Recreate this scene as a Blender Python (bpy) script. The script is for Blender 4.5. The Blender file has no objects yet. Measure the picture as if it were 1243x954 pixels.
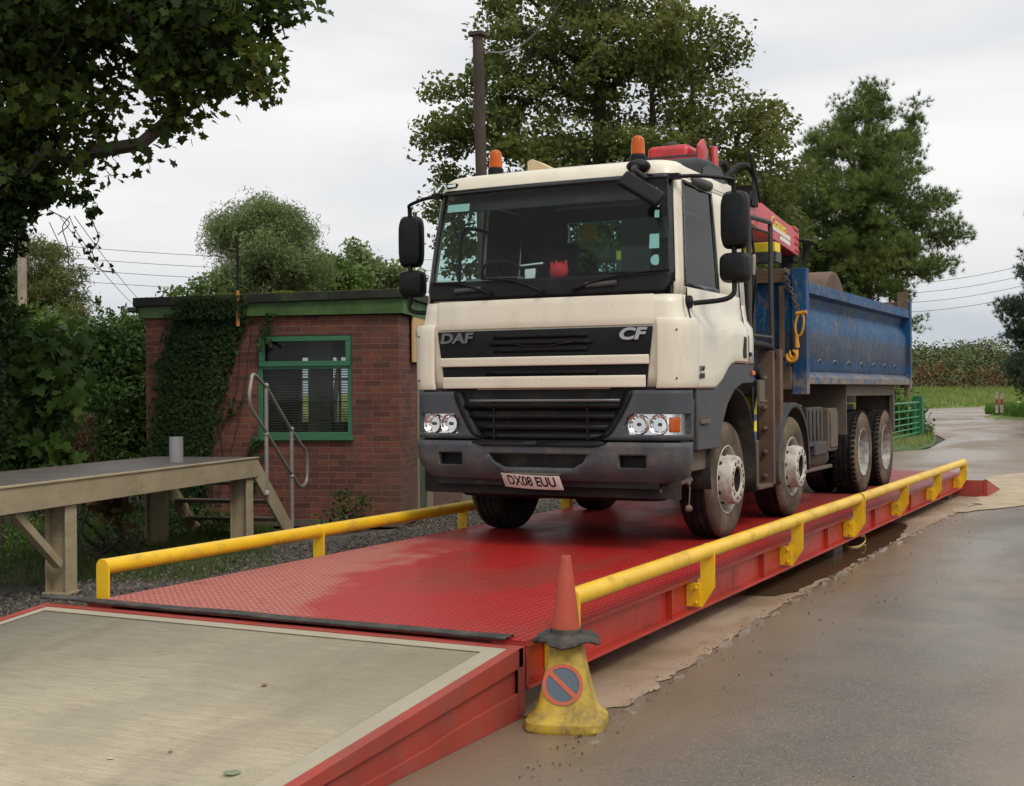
import bpy, math, random
import numpy as np
from mathutils import Vector, Matrix
random.seed(7)
RNG = np.random.default_rng(11)
R = math.radians
SC = bpy.context.scene
COL = SC.collection

# ------------------------------------------------------------------ camera
CAM_LOC = np.array([4.47, -5.954, 1.268])
YAW, PITCH, ROLL, FPX = -.472, -.001, -.007, 1592.0
Fv = np.array([math.sin(YAW)*math.cos(PITCH), math.cos(YAW)*math.cos(PITCH), math.sin(PITCH)])
Rv0 = np.array([math.cos(YAW), -math.sin(YAW), 0.0]); Uv0 = np.cross(Rv0, Fv)
Rv = math.cos(ROLL)*Rv0+math.sin(ROLL)*Uv0; Uv = -math.sin(ROLL)*Rv0+math.cos(ROLL)*Uv0
cd = bpy.data.cameras.new('camera'); cam = bpy.data.objects.new('camera', cd); COL.objects.link(cam)
cd.sensor_width = 36; cd.lens = FPX/1243*36; cd.clip_start = .1; cd.clip_end = 2000
cam.matrix_world = Matrix(((Rv[0], Uv[0], -Fv[0], CAM_LOC[0]), (Rv[1], Uv[1], -Fv[1], CAM_LOC[1]),
                           (Rv[2], Uv[2], -Fv[2], CAM_LOC[2]), (0, 0, 0, 1)))
SC.camera = cam
def at(u, v, d):
    """a point d metres out along the view, for surveying where things stand"""
    return CAM_LOC+(Fv+Rv*(u-621.5)/FPX-Uv*(v-477)/FPX)*d
def on(u, v, ax, val):
    d = Fv+Rv*(u-621.5)/FPX-Uv*(v-477)/FPX
    i = 'xyz'.index(ax); return CAM_LOC+d*((val-CAM_LOC[i])/d[i])

# ------------------------------------------------------------------ sky and sun
SUN_AZ, SUN_EL = R(122), R(50)     # azimuth clockwise from +Y
W = bpy.data.worlds.new('World'); SC.world = W; W.use_nodes = True
nt = W.node_tree; N = nt.nodes; L = nt.links; N.clear()
out = N.new('ShaderNodeOutputWorld'); bg = N.new('ShaderNodeBackground'); bg.inputs['Strength'].default_value = .1
sky = N.new('ShaderNodeTexSky'); sky.sky_type = 'NISHITA'; sky.sun_disc = False
sky.sun_elevation = SUN_EL; sky.sun_rotation = SUN_AZ; sky.dust_density = 3
tc = N.new('ShaderNodeTexCoord'); mp = N.new('ShaderNodeMapping'); mp.inputs['Scale'].default_value = (1, 1, 4.5)
L.new(tc.outputs['Generated'], mp.inputs['Vector'])
n1 = N.new('ShaderNodeTexNoise'); n1.inputs['Scale'].default_value = 1.9; n1.inputs['Detail'].default_value = 5; n1.inputs['Roughness'].default_value = .45
n1.inputs['Distortion'].default_value = .3
L.new(mp.outputs['Vector'], n1.inputs['Vector'])
r1 = N.new('ShaderNodeValToRGB')
r1.color_ramp.elements[0].position = .38; r1.color_ramp.elements[0].color = (.72, .75, .785, 1)
r1.color_ramp.elements[1].position = .58; r1.color_ramp.elements[1].color = (.99, .985, .975, 1)
L.new(n1.outputs['Fac'], r1.inputs['Fac'])
sp = N.new('ShaderNodeSeparateXYZ'); L.new(tc.outputs['Generated'], sp.inputs['Vector'])
hz = N.new('ShaderNodeMapRange'); hz.inputs['From Min'].default_value = .0; hz.inputs['From Max'].default_value = .17
hz.inputs['To Min'].default_value = .0; hz.inputs['To Max'].default_value = 1; hz.interpolation_type = 'SMOOTHSTEP'
L.new(sp.outputs['Z'], hz.inputs['Value'])
mx = N.new('ShaderNodeMix'); mx.data_type = 'RGBA'; L.new(hz.outputs['Result'], mx.inputs[0])
lowc = N.new('ShaderNodeValToRGB')
lowc.color_ramp.elements[0].position = .38; lowc.color_ramp.elements[0].color = (.46, .52, .58, 1)
lowc.color_ramp.elements[1].position = .62; lowc.color_ramp.elements[1].color = (.66, .70, .74, 1)
L.new(n1.outputs['Fac'], lowc.inputs['Fac']); L.new(lowc.outputs['Color'], mx.inputs[6])
L.new(r1.outputs['Color'], mx.inputs[7])
# the cloud deck is brighter overhead and towards the hidden sun
dotn = N.new('ShaderNodeVectorMath'); dotn.operation = 'DOT_PRODUCT'
dotn.inputs[1].default_value = (math.sin(SUN_AZ)*math.cos(SUN_EL), math.cos(SUN_AZ)*math.cos(SUN_EL), math.sin(SUN_EL))
L.new(tc.outputs['Generated'], dotn.inputs[0])
gl = N.new('ShaderNodeMapRange'); gl.inputs['From Min'].default_value = 0.0; gl.inputs['From Max'].default_value = 1
gl.inputs['To Min'].default_value = 10; gl.inputs['To Max'].default_value = 15
L.new(dotn.outputs['Value'], gl.inputs['Value'])
sc_ = N.new('ShaderNodeVectorMath'); sc_.operation = 'SCALE'
L.new(mx.outputs[2], sc_.inputs[0]); L.new(gl.outputs['Result'], sc_.inputs['Scale'])
m2 = N.new('ShaderNodeMix'); m2.data_type = 'RGBA'; m2.inputs[0].default_value = .97
L.new(sky.outputs['Color'], m2.inputs[6]); L.new(sc_.outputs['Vector'], m2.inputs[7])
L.new(m2.outputs[2], bg.inputs['Color']); L.new(bg.outputs['Background'], out.inputs['Surface'])
sl = bpy.data.lights.new('sun', 'SUN'); sl.energy = 1.5; sl.angle = R(18); sl.color = (1, .95, .87)
so = bpy.data.objects.new('sun', sl); COL.objects.link(so)
sd = Vector((math.sin(SUN_AZ)*math.cos(SUN_EL), math.cos(SUN_AZ)*math.cos(SUN_EL), math.sin(SUN_EL)))
so.rotation_euler = sd.to_track_quat('Z', 'Y').to_euler(); so.location = (0, 0, 30)
SC.view_settings.view_transform = 'Standard'; SC.view_settings.look = 'None'
SC.view_settings.exposure = 0; SC.view_settings.gamma = 1; SC.view_settings.use_curve_mapping = False
SC.cycles.max_bounces = 6; SC.cycles.transparent_max_bounces = 12; SC.cycles.use_denoising = True

# ------------------------------------------------------------------ object helpers
def tag(o, label=None, cat=None, group=None, kind=None):
    if label: o['label'] = label
    if cat: o['category'] = cat
    if group: o['group'] = group
    if kind: o['kind'] = kind
    return o
def empty(name, loc=(0, 0, 0), rz=0, label=None, cat=None, group=None):
    o = bpy.data.objects.new(name, None); COL.objects.link(o); o.location = [float(a) for a in loc]; o.rotation_euler = (0, 0, rz)
    o.empty_display_size = .2
    return tag(o, label, cat, group)
def copy_tree(o, parent=None):
    c = o.copy(); COL.objects.link(c); c.parent = parent
    for ch in [x for x in COL.objects if x.parent == o]:
        copy_tree(ch, c)
    return c

class MB:
    def __init__(s): s.v = []; s.f = []
    def add(s, vs, fs, M=None):
        b = len(s.v)
        if M is not None: vs = [M @ Vector(v) for v in vs]
        s.v += [tuple(map(float, v)) for v in vs]; s.f += [tuple(b+i for i in f) for f in fs]; return s
    def box(s, x0, x1, y0, y1, z0, z1, M=None):
        return s.add([(x0, y0, z0), (x1, y0, z0), (x1, y1, z0), (x0, y1, z0), (x0, y0, z1), (x1, y0, z1), (x1, y1, z1), (x0, y1, z1)],
                     [(3, 2, 1, 0), (4, 5, 6, 7), (0, 1, 5, 4), (1, 2, 6, 5), (2, 3, 7, 6), (3, 0, 4, 7)], M)
    def bar(s, p, q, w, h, up=(0, 0, 1)):
        p = Vector(p); q = Vector(q); d = (q-p); l = d.length; d.normalize(); u = Vector(up)
        if abs(d.dot(u)) > .99: u = Vector((0, 1, 0))
        a = d.cross(u).normalized(); b = a.cross(d).normalized()
        M = Matrix(((a.x, d.x, b.x, p.x), (a.y, d.y, b.y, p.y), (a.z, d.z, b.z, p.z), (0, 0, 0, 1)))
        return s.box(-w/2, w/2, 0, l, -h/2, h/2, M)
    def tube(s, pts, r, n=10, closed=False, caps=True):
        pts = [Vector([float(a) for a in p]) for p in pts]; m = len(pts)
        rs = r if isinstance(r, (list, tuple)) else [r]*m
        ref = None; b0 = len(s.v)
        for i, p in enumerate(pts):
            if closed: t = (pts[(i+1) % m]-pts[i-1])
            else: t = pts[min(i+1, m-1)]-pts[max(i-1, 0)]
            t.normalize()
            if ref is None:
                ref = Vector((0, 0, 1)) if abs(t.z) < .9 else Vector((1, 0, 0))
            a = t.cross(ref)
            if a.length < 1e-6: a = t.cross(Vector((0, 1, 0)))
            a.normalize(); b = a.cross(t).normalized(); ref = b
            for k in range(n):
                an = 2*math.pi*k/n; s.v.append(tuple(p+(a*math.cos(an)+b*math.sin(an))*rs[i]))
        for i in range(m if closed else m-1):
            j = (i+1) % m
            for k in range(n):
                k2 = (k+1) % n
                s.f.append((b0+i*n+k, b0+i*n+k2, b0+j*n+k2, b0+j*n+k))
        if caps and not closed:
            s.f.append(tuple(b0+k for k in reversed(range(n)))); s.f.append(tuple(b0+(m-1)*n+k for k in range(n)))
        return s
    def lathe(s, prof, o=(0, 0, 0), axis=(0, 0, 1), n=32, cap=False):
        """prof: list of (radius, height along axis)"""
        ax = Vector(axis).normalized(); q = Vector((0, 0, 1)).rotation_difference(ax).to_matrix().to_4x4()
        M = Matrix.Translation(Vector(o)) @ q; m = len(prof); vs = []; fs = []
        for (r, h) in prof:
            for k in range(n):
                a = 2*math.pi*k/n; vs.append((r*math.cos(a), r*math.sin(a), h))
        for i in range(m-1):
            for k in range(n):
                k2 = (k+1) % n; fs.append((i*n+k, i*n+k2, (i+1)*n+k2, (i+1)*n+k))
        if cap: fs.append(tuple(reversed(range(n)))); fs.append(tuple((m-1)*n+k for k in range(n)))
        return s.add(vs, fs, M)
    def prism(s, poly, ax, a0, a1, M=None):
        """poly in the plane of the two other axes (x: y,z; y: x,z; z: x,y)"""
        def mk(p, a):
            return {'x': (a, p[0], p[1]), 'y': (p[0], a, p[1]), 'z': (p[0], p[1], a)}[ax]
        n = len(poly); vs = [mk(p, a0) for p in poly]+[mk(p, a1) for p in poly]
        fs = [tuple(reversed(range(n))), tuple(range(n, 2*n))]+[(i, (i+1) % n, n+(i+1) % n, n+i) for i in range(n)]
        return s.add(vs, fs, M)
    def ball(s, c, rx, ry=None, rz=None, n=14, m=9, M=None):
        ry = ry or rx; rz = rz or rx; vs = []; fs = []
        for i in range(m+1):
            t = math.pi*i/m
            for k in range(n):
                a = 2*math.pi*k/n
                vs.append((c[0]+rx*math.sin(t)*math.cos(a), c[1]+ry*math.sin(t)*math.sin(a), c[2]+rz*math.cos(t)))
        for i in range(m):
            for k in range(n):
                k2 = (k+1) % n; fs.append((i*n+k, (i+1)*n+k, (i+1)*n+k2, i*n+k2))
        return s.add(vs, fs, M)
    def grid(s, P, thick=None, offs=None):
        """P[i][j] points -> sheet, with thickness along -offs normal when given"""
        m = len(P); n = len(P[0]); b = len(s.v)
        for row in P:
            for p in row: s.v.append(tuple(map(float, p)))
        for i in range(m-1):
            for j in range(n-1):
                s.f.append((b+i*n+j, b+i*n+j+1, b+(i+1)*n+j+1, b+(i+1)*n+j))
        return s
    def build(s, name, mat, parent=None, origin=None, bevel=0, smooth=True, solid=0, seg=2, fixn=True):
        me = bpy.data.meshes.new(name)
        vs = s.v
        if origin is not None:
            o_ = [float(a) for a in origin]; vs = [(v[0]-o_[0], v[1]-o_[1], v[2]-o_[2]) for v in vs]
        me.from_pydata(vs, [], s.f)
        if fixn:
            import bmesh
            bm = bmesh.new(); bm.from_mesh(me)
            bmesh.ops.remove_doubles(bm, verts=bm.verts, dist=1e-5)
            bmesh.ops.recalc_face_normals(bm, faces=bm.faces); bm.to_mesh(me); bm.free()
        me.update()
        if smooth:
            me.shade_smooth(); me.set_sharp_from_angle(angle=R(38))
        for m in (mat if isinstance(mat, (list, tuple)) else [mat]): me.materials.append(m)
        o = bpy.data.objects.new(name, me); COL.objects.link(o)
        if parent is not None: o.parent = parent
        if origin is not None: o.location = o_
        if solid:
            md = o.modifiers.new('solid', 'SOLIDIFY'); md.thickness = solid; md.offset = -1
        if bevel:
            md = o.modifiers.new('bevel', 'BEVEL'); md.width = bevel; md.segments = seg; md.limit_method = 'ANGLE'; md.angle_limit = R(40)
            md.harden_normals = False
        return o

def text_mb(mb, s, size, M, extrude=.003, shear=0, bold=0, sx=1):
    cu = bpy.data.curves.new('t', 'FONT'); cu.body = s; cu.size = size; cu.extrude = extrude; cu.shear = shear; cu.offset = bold
    cu.align_x = 'CENTER'; cu.align_y = 'CENTER'; cu.resolution_u = 4
    o = bpy.data.objects.new('t', cu)
    me = bpy.data.meshes.new_from_object(o)
    S = Matrix.Diagonal((sx, 1, 1, 1))
    mb.add([v.co for v in me.vertices], [tuple(p.vertices) for p in me.polygons], M @ S)
    bpy.data.objects.remove(o); bpy.data.curves.remove(cu); bpy.data.meshes.remove(me)
def frame_M(o, x, y):
    x = Vector(x).normalized(); y = Vector(y).normalized(); z = x.cross(y)
    return Matrix(((x[0], y[0], z[0], o[0]), (x[1], y[1], z[1], o[1]), (x[2], y[2], z[2], o[2]), (0, 0, 0, 1)))

def flat_mesh(name, V, nper, mat, parent=None, origin=(0, 0, 0), rnd=None, smooth=False):
    """fast mesh: V (nf*nper,3) array, faces of nper verts each"""
    V = np.asarray(V, float)-np.asarray(origin, float); nf = len(V)//nper
    me = bpy.data.meshes.new(name); me.vertices.add(len(V)); me.vertices.foreach_set('co', V.astype(np.float32).ravel())
    me.loops.add(nf*nper); me.loops.foreach_set('vertex_index', np.arange(nf*nper, dtype=np.int32))
    me.polygons.add(nf); me.polygons.foreach_set('loop_start', np.arange(0, nf*nper, nper, dtype=np.int32))
    me.polygons.foreach_set('loop_total', np.full(nf, nper, dtype=np.int32))
    me.update(calc_edges=True)
    a = me.attributes.new('rnd', 'FLOAT', 'FACE')
    a.data.foreach_set('value', (RNG.random(nf) if rnd is None else rnd).astype(np.float32))
    me.materials.append(mat)
    o = bpy.data.objects.new(name, me); COL.objects.link(o)
    if parent is not None: o.parent = parent
    else: o.location = [float(a) for a in origin]
    return o

# ------------------------------------------------------------------ materials
class NT:
    def __init__(s, name):
        s.m = bpy.data.materials.new(name); s.m.use_nodes = True; s.t = s.m.node_tree; s.n = s.t.nodes; s.l = s.t.links
        s.b = s.n['Principled BSDF']; s.tc = None
    def coord(s, scale=(1, 1, 1), which='Object'):
        if s.tc is None: s.tc = s.n.new('ShaderNodeTexCoord')
        mp = s.n.new('ShaderNodeMapping'); mp.inputs['Scale'].default_value = scale
        s.l.new(s.tc.outputs[which], mp.inputs['Vector']); return mp.outputs['Vector']
    def noise(s, scale, detail=4, rough=.55, sc=(1, 1, 1), dist=0):
        n = s.n.new('ShaderNodeTexNoise'); n.inputs['Scale'].default_value = scale; n.inputs['Detail'].default_value = detail
        n.inputs['Roughness'].default_value = rough; n.inputs['Distortion'].default_value = dist
        s.l.new(s.coord(sc), n.inputs['Vector']); return n.outputs['Fac']
    def ramp(s, fac, a, b, c0=0, c1=1):
        m = s.n.new('ShaderNodeMapRange'); m.inputs['From Min'].default_value = a; m.inputs['From Max'].default_value = b
        m.inputs['To Min'].default_value = c0; m.inputs['To Max'].default_value = c1; m.interpolation_type = 'SMOOTHSTEP'
        s.l.new(fac, m.inputs['Value']); return m.outputs['Result']
    def mix(s, fac, A, B):
        m = s.n.new('ShaderNodeMix'); m.data_type = 'RGBA'
        if isinstance(fac, (int, float)): m.inputs[0].default_value = fac
        else: s.l.new(fac, m.inputs[0])
        for i, X in ((6, A), (7, B)):
            if isinstance(X, tuple): m.inputs[i].default_value = (*X[:3], 1)
            else: s.l.new(X, m.inputs[i])
        return m.outputs[2]
    def math(s, op, a, b=None):
        m = s.n.new('ShaderNodeMath'); m.operation = op
        for i, X in ((0, a), (1, b)):
            if X is None: continue
            if isinstance(X, (int, float)): m.inputs[i].default_value = X
            else: s.l.new(X, m.inputs[i])
        return m.outputs[0]
    def xyz(s, scale=(1, 1, 1)):
        n = s.n.new('ShaderNodeSeparateXYZ'); s.l.new(s.coord(scale), n.inputs['Vector']); return n.outputs
    def bump(s, h, strength=.3, dist=.01):
        b = s.n.new('ShaderNodeBump'); b.inputs['Strength'].default_value = strength; b.inputs['Distance'].default_value = dist
        s.l.new(h, b.inputs['Height']); s.l.new(b.outputs['Normal'], s.b.inputs['Normal']); return s
    def set(s, color=None, rough=None, metal=None, spec=None):
        for nm, X in (('Base Color', color), ('Roughness', rough), ('Metallic', metal), ('Specular IOR Level', spec)):
            if X is None: continue
            if isinstance(X, (int, float)): s.b.inputs[nm].default_value = X
            elif isinstance(X, tuple): s.b.inputs[nm].default_value = (*X[:3], 1)
            else: s.l.new(X, s.b.inputs[nm])
        return s

MUD = (.13, .095, .062)
def paint(name, c, rough=.4, var=.12, dirt=0.0, dirtc=MUD, dscale=3, metal=0, dsc=(1, 1, 1), lo=.5, bump=0, spec=None):
    t = NT(name)
    c2 = tuple(x*(1-var) for x in c)
    col = t.mix(t.ramp(t.noise(2.3, 3), .35, .65), c, c2)
    speck = t.ramp(t.noise(55, 2), .62, .72)
    col = t.mix(t.math('MULTIPLY', speck, .25), col, dirtc)
    if dirt > 0:
        n = t.noise(dscale, 6, .62, dsc)
        f = t.ramp(n, lo-.08, lo+.14, 0, dirt)
        n2 = t.ramp(t.noise(dscale*7, 4, .6, dsc), .42, .6, .55, 1)
        f = t.math('MULTIPLY', f, n2)
        col = t.mix(f, col, dirtc)
        t.set(rough=t.ramp(f, 0, .8, rough, .85))
    else:
        t.set(rough=t.ramp(t.noise(9, 4), .3, .7, max(.05, rough-.08), rough+.1))
    t.set(color=col, metal=metal, spec=spec)
    if bump: t.bump(t.noise(40, 3), bump, .003)
    return t.m
M_ = {}
M_['white'] = paint('cab_cream_white_paint', (.72, .655, .525), .26, .05, .32, (.40, .32, .22), 2.6, dsc=(1, 1, .45), lo=.56)
M_['bumper'] = paint('bumper_grey_plastic', (.058, .064, .074), .5, .15, .6, (.15, .12, .09), 3.5, lo=.54, bump=.15, spec=.3)
M_['guard'] = paint('mudguard_grey_plastic', (.060, .065, .072), .55, .15, .6, (.13, .105, .08), 2.5, lo=.52, spec=.3)
M_['black'] = paint('black_plastic', (.007, .007, .008), .5, .2, .25, (.05, .042, .035), 4, lo=.6, spec=.22)
M_['gloss_black'] = paint('black_gloss', (.008, .008, .009), .22, .1)
M_['soot'] = paint('chassis_black', (.018, .017, .016), .7, .3, .8, (.06, .047, .035), 3, lo=.54, spec=.2)
M_['mudmetal'] = paint('muddy_steel', (.10, .085, .07), .75, .25, .8, (.15, .105, .07), 3, lo=.45, bump=.3)
M_['darkmetal'] = paint('dark_steel', (.04, .038, .036), .55, .2, .6, (.12, .08, .05), 5, lo=.52)
M_['reflector'] = paint('lamp_reflector', (.88, .86, .84), .14, .05, metal=.95)
M_['chrome'] = paint('chrome', (.75, .74, .70), .18, .1, metal=1)
M_['silver'] = paint('silver_letter', (.42, .42, .42), .35, .1, metal=.4)
M_['hubwhite'] = paint('dirty_white_wheel', (.52, .49, .43), .55, .12, .85, (.24, .17, .11), 9, lo=.5, bump=.3)
M_['hubrear'] = paint('dirty_grey_wheel', (.42, .41, .38), .5, .2, .9, (.16, .12, .08), 9, lo=.47, bump=.3)
M_['red_crane'] = paint('crane_red_paint', (.52, .025, .03), .32, .12, .5, (.12, .03, .02), 4, lo=.56)
M_['yellow'] = paint('rail_yellow_paint', (.78, .47, .012), .38, .12, .7, (.32, .19, .04), 7, dsc=(1, .5, 1), lo=.57, bump=.08)
M_['dull_letter'] = paint('dull_grey_letter', (.15, .15, .15), .45, .1, metal=.3)
M_['red'] = paint('red_oxide_paint', (.42, .030, .014), .42, .2, .45, (.10, .035, .025), 3, lo=.55, bump=.1)
M_['ramp_red'] = paint('ramp_red_paint', (.33, .040, .024), .6, .18, .45, (.15, .07, .05), 6, lo=.52, bump=.2)
M_['green'] = paint('window_green_paint', (.035, .16, .075), .45, .15, .3, (.06, .09, .05), 5)
M_['fascia'] = paint('fascia_green_paint', (.07, .15, .035), .6, .3, .7, (.035, .07, .02), 3, lo=.48)
M_['gate'] = paint('gate_green_paint', (.02, .22, .06), .45, .15)
M_['galv'] = paint('galvanised_steel', (.32, .30, .27), .45, .15, .5, (.17, .13, .08), 8, metal=.4, lo=.53)
M_['stage'] = paint('weathered_beige_steel', (.36, .29, .185), .65, .12, .6, (.20, .17, .07), 2.5, dsc=(1, 1, 2.5), lo=.52, bump=.15)
M_['rubber'] = paint('rubber', (.022, .021, .020), .65, .2, .5, (.14, .11, .08), 5, lo=.5, bump=.2)
M_['tread'] = paint('tyre_rubber', (.012, .0115, .011), .8, .2, .45, (.07, .055, .04), 8, lo=.52, bump=.5, spec=.2)
M_['sidewall'] = paint('muddy_tyre_sidewall', (.075, .058, .042), .85, .25, .9, (.19, .14, .09), 2.6, lo=.47, bump=.3, spec=.2)
M_['wood'] = paint('pole_wood', (.075, .05, .035), .85, .35, .5, (.03, .025, .02), 2, dsc=(6, 6, .5), bump=.4)
M_['plywood'] = paint('pale_wood', (.62, .47, .28), .7, .15)
M_['board'] = paint('sign_board', (.62, .40, .18), .6, .08)
M_['orange_cone'] = paint('faded_orange_rubber', (.42, .062, .03), .55, .15, .65, (.13, .05, .035), 5, lo=.53, bump=.15)
M_['yellow_cone'] = paint('grubby_yellow_rubber', (.50, .33, .025), .5, .12, .9, (.20, .135, .05), 5, lo=.47, bump=.2)
M_['cone_red'] = paint('cone_sign_red', (.50, .10, .045), .5, .1, .4, (.3, .15, .08), 9)
M_['cone_blue'] = paint('cone_sign_blue', (.085, .115, .15), .5, .15, .4, (.25, .25, .22), 14, lo=.6)
M_['plate'] = paint('number_plate_white', (.58, .50, .45), .4, .08, .4, (.30, .22, .17), 6)
M_['plate_black'] = paint('plate_lettering', (.012, .012, .014), .5, .1)
M_['text_dark'] = paint('sign_lettering', (.10, .07, .05), .6, .1)
M_['yellow_flat'] = paint('yellow_sticker', (.78, .62, .03), .5, .08)
M_['cream_flat'] = paint('cream_sticker', (.70, .68, .60), .5, .08)
M_['teal_flat'] = paint('teal_sticker', (.35, .60, .58), .5, .08)
M_['red_flat'] = paint('red_cloth', (.50, .02, .03), .8, .15)
M_['interior'] = paint('cab_interior', (.045, .043, .04), .8, .2)
M_['interior_grey'] = paint('cab_trim_grey', (.16, .155, .145), .8, .1)
M_['chain'] = paint('chain_steel', (.07, .06, .055), .6, .2, .5, (.14, .08, .04), 12)
M_['gold'] = paint('yellow_hook_paint', (.62, .28, .02), .45, .15, .4, (.2, .09, .02), 9)
M_['blue_cyl'] = paint('blue_cylinder', (.04, .10, .24), .5, .15, .6, MUD, 6)
M_['rust'] = paint('rusty_mud_steel', (.12, .070, .045), .8, .3, .8, (.16, .115, .075), 3, lo=.5, bump=.4)
M_['stone'] = paint('rough_stone', (.28, .23, .17), .9, .3, .6, (.12, .11, .06), 4, bump=.6)
M_['whitestone'] = paint('white_painted_stone', (.65, .64, .60), .8, .15)
M_['roofmat'] = paint('roof_felt', (.02, .02, .018), .85, .3, .6, (.05, .07, .02), 3)
M_['moss'] = paint('moss', (.13, .20, .02), .95, .4, .5, (.08, .07, .02), 12, bump=.6)
M_['headlining'] = paint('sun_visor', (.10, .10, .095), .8, .1)
M_['pvc'] = paint('grey_pipe', (.24, .235, .24), .5, .1)
M_['bark'] = paint('bark', (.07, .055, .04), .9, .35, .5, (.03, .035, .02), 6, dsc=(1, 1, .3), bump=.6)
M_['pinebark'] = paint('pine_bark', (.13, .065, .04), .9, .35, .4, (.05, .035, .025), 6, bump=.6)
M_['palebark'] = paint('pale_bark', (.42, .34, .26), .9, .3, .5, (.16, .11, .08), 5, dsc=(1, 1, .5), bump=.5)
M_['wire'] = paint('cable', (.03, .03, .03), .7, .1)
M_['curtain'] = paint('room_wall', (.42, .40, .30), .8, .1)
M_['blind'] = paint('blind_slat', (.10, .095, .08), .6, .1)
M_['yhose'] = paint('yellow_hose', (.62, .45, .14), .5, .1)

def glass(name, tint=(1, 1, 1), gloss=.12, opac=0.0, dark=(.01, .01, .01), ior=1.28):
    t = NT(name); n = t.n; l = t.l; n.remove(t.b); o = n['Material Output']
    tr = n.new('ShaderNodeBsdfTransparent'); tr.inputs['Color'].default_value = (*tint, 1)
    g = n.new('ShaderNodeBsdfGlossy'); g.inputs['Roughness'].default_value = .03
    fr = n.new('ShaderNodeFresnel'); ge = n.new('ShaderNodeNewGeometry'); io = n.new('ShaderNodeMapRange'); io.inputs['To Min'].default_value = ior; io.inputs['To Max'].default_value = 1/ior; l.new(ge.outputs['Backfacing'], io.inputs['Value']); l.new(io.outputs[0], fr.inputs['IOR'])
    mr = n.new('ShaderNodeMapRange'); mr.inputs['From Max'].default_value = 1; mr.inputs['To Min'].default_value = gloss*.02; mr.inputs['To Max'].default_value = 1
    l.new(fr.outputs[0], mr.inputs['Value'])
    m = n.new('ShaderNodeMixShader'); l.new(mr.outputs[0], m.inputs[0]); l.new(tr.outputs[0], m.inputs[1]); l.new(g.outputs[0], m.inputs[2])
    res = m.outputs[0]
    if opac:
        df = n.new('ShaderNodeBsdfDiffuse'); df.inputs['Color'].default_value = (*dark, 1)
        m3 = n.new('ShaderNodeMixShader'); nz = t.noise(8, 5); f = t.ramp(nz, .35, .75, opac*.4, opac*1.6)
        l.new(f, m3.inputs[0]); l.new(res, m3.inputs[1]); l.new(df.outputs[0], m3.inputs[2]); res = m3.outputs[0]
    l.new(res, o.inputs['Surface']); return t.m
M_['screen'] = glass('windscreen_glass', (.78, .88, .85), .0, .012, (.3, .3, .27))
M_['sideglass'] = glass('cab_side_glass', (.62, .80, .78), .0, .012, (.3, .3, .27))
M_['winglass'] = glass('hut_window_glass', (.75, .78, .76), .0, .02, (.3, .3, .27))
M_['lens'] = glass('lamp_lens', (.97, .97, .97), .15)
def plastic(name, c, rough=.15, trans=.7):
    t = NT(name); t.set(color=c, rough=rough); t.b.inputs['Transmission Weight'].default_value = trans; t.b.inputs['IOR'].default_value = 1.35; return t.m
M_['amber'] = plastic('amber_lens', (.70, .14, .008), .2, .45)
M_['amber_solid'] = paint('amber_marker', (.60, .13, .015), .25, .1)

def leafmat(name, cols, trans=.35, rough=.55, scale=.6, spec=.2):
    """cols: list of (pos, rgb) over a per-leaf random mixed with a clump noise"""
    t = NT(name); n = t.n; l = t.l
    a = n.new('ShaderNodeAttribute'); a.attribute_name = 'rnd'
    nz = t.ramp(t.noise(scale, 2), .3, .7)
    f = t.math('ADD', t.math('MULTIPLY', a.outputs['Fac'], .55), t.math('MULTIPLY', nz, .45))
    r = n.new('ShaderNodeValToRGB'); e = r.color_ramp.elements
    while len(e) < len(cols): e.new(.5)
    for i, (p, c) in enumerate(cols): e[i].position = p; e[i].color = (*c, 1)
    l.new(f, r.inputs['Fac'])
    t.set(color=r.outputs['Color'], rough=rough, spec=spec)
    tl = n.new('ShaderNodeBsdfTranslucent'); l.new(r.outputs['Color'], tl.inputs['Color'])
    m = n.new('ShaderNodeMixShader'); m.inputs[0].default_value = trans
    l.new(t.b.outputs[0], m.inputs[1]); l.new(tl.outputs[0], m.inputs[2]); l.new(m.outputs[0], n['Material Output'].inputs['Surface'])
    return t.m
M_['maple'] = leafmat('maple_leaf', [(0, (.020, .038, .009)), (.5, (.042, .074, .014)), (.8, (.095, .135, .022)), (1, (.16, .13, .03))], .4)
M_['ivy'] = leafmat('ivy_leaf', [(0, (.010, .020, .006)), (.6, (.020, .038, .010)), (.93, (.045, .072, .018)), (1, (.18, .07, .02))], .1, .65, .6, .1)
M_['sycamore'] = leafmat('sycamore_leaf', [(0, (.055, .085, .022)), (.45, (.115, .150, .038)), (.8, (.185, .195, .055)), (1, (.22, .14, .045))], .45, .55, .35)
M_['pine'] = leafmat('pine_needle', [(0, (.05, .085, .026)), (.5, (.12, .18, .045)), (1, (.24, .29, .08))], .35)
M_['spruce'] = leafmat('spruce_needle', [(0, (.02, .04, .025)), (.6, (.045, .075, .045)), (1, (.08, .11, .06))], .15)
M_['willow'] = leafmat('willow_leaf', [(0, (.09, .13, .045)), (.5, (.17, .22, .085)), (1, (.27, .32, .14))], .35, .55, .8)
M_['hedge'] = leafmat('hedge_leaf', [(0, (.014, .032, .008)), (.4, (.035, .075, .016)), (.72, (.10, .18, .035)), (1, (.26, .38, .09))], .35, .45)
M_['lightleaf'] = leafmat('light_leaf', [(0, (.05, .09, .02)), (.5, (.10, .16, .035)), (1, (.18, .24, .06))], .35)
M_['vine'] = leafmat('broad_leaf', [(0, (.03, .06, .014)), (.5, (.06, .11, .022)), (1, (.12, .18, .035))], .35)
M_['olive'] = leafmat('olive_leaf', [(0, (.06, .075, .022)), (.5, (.11, .125, .035)), (1, (.18, .17, .05))], .3)
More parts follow.
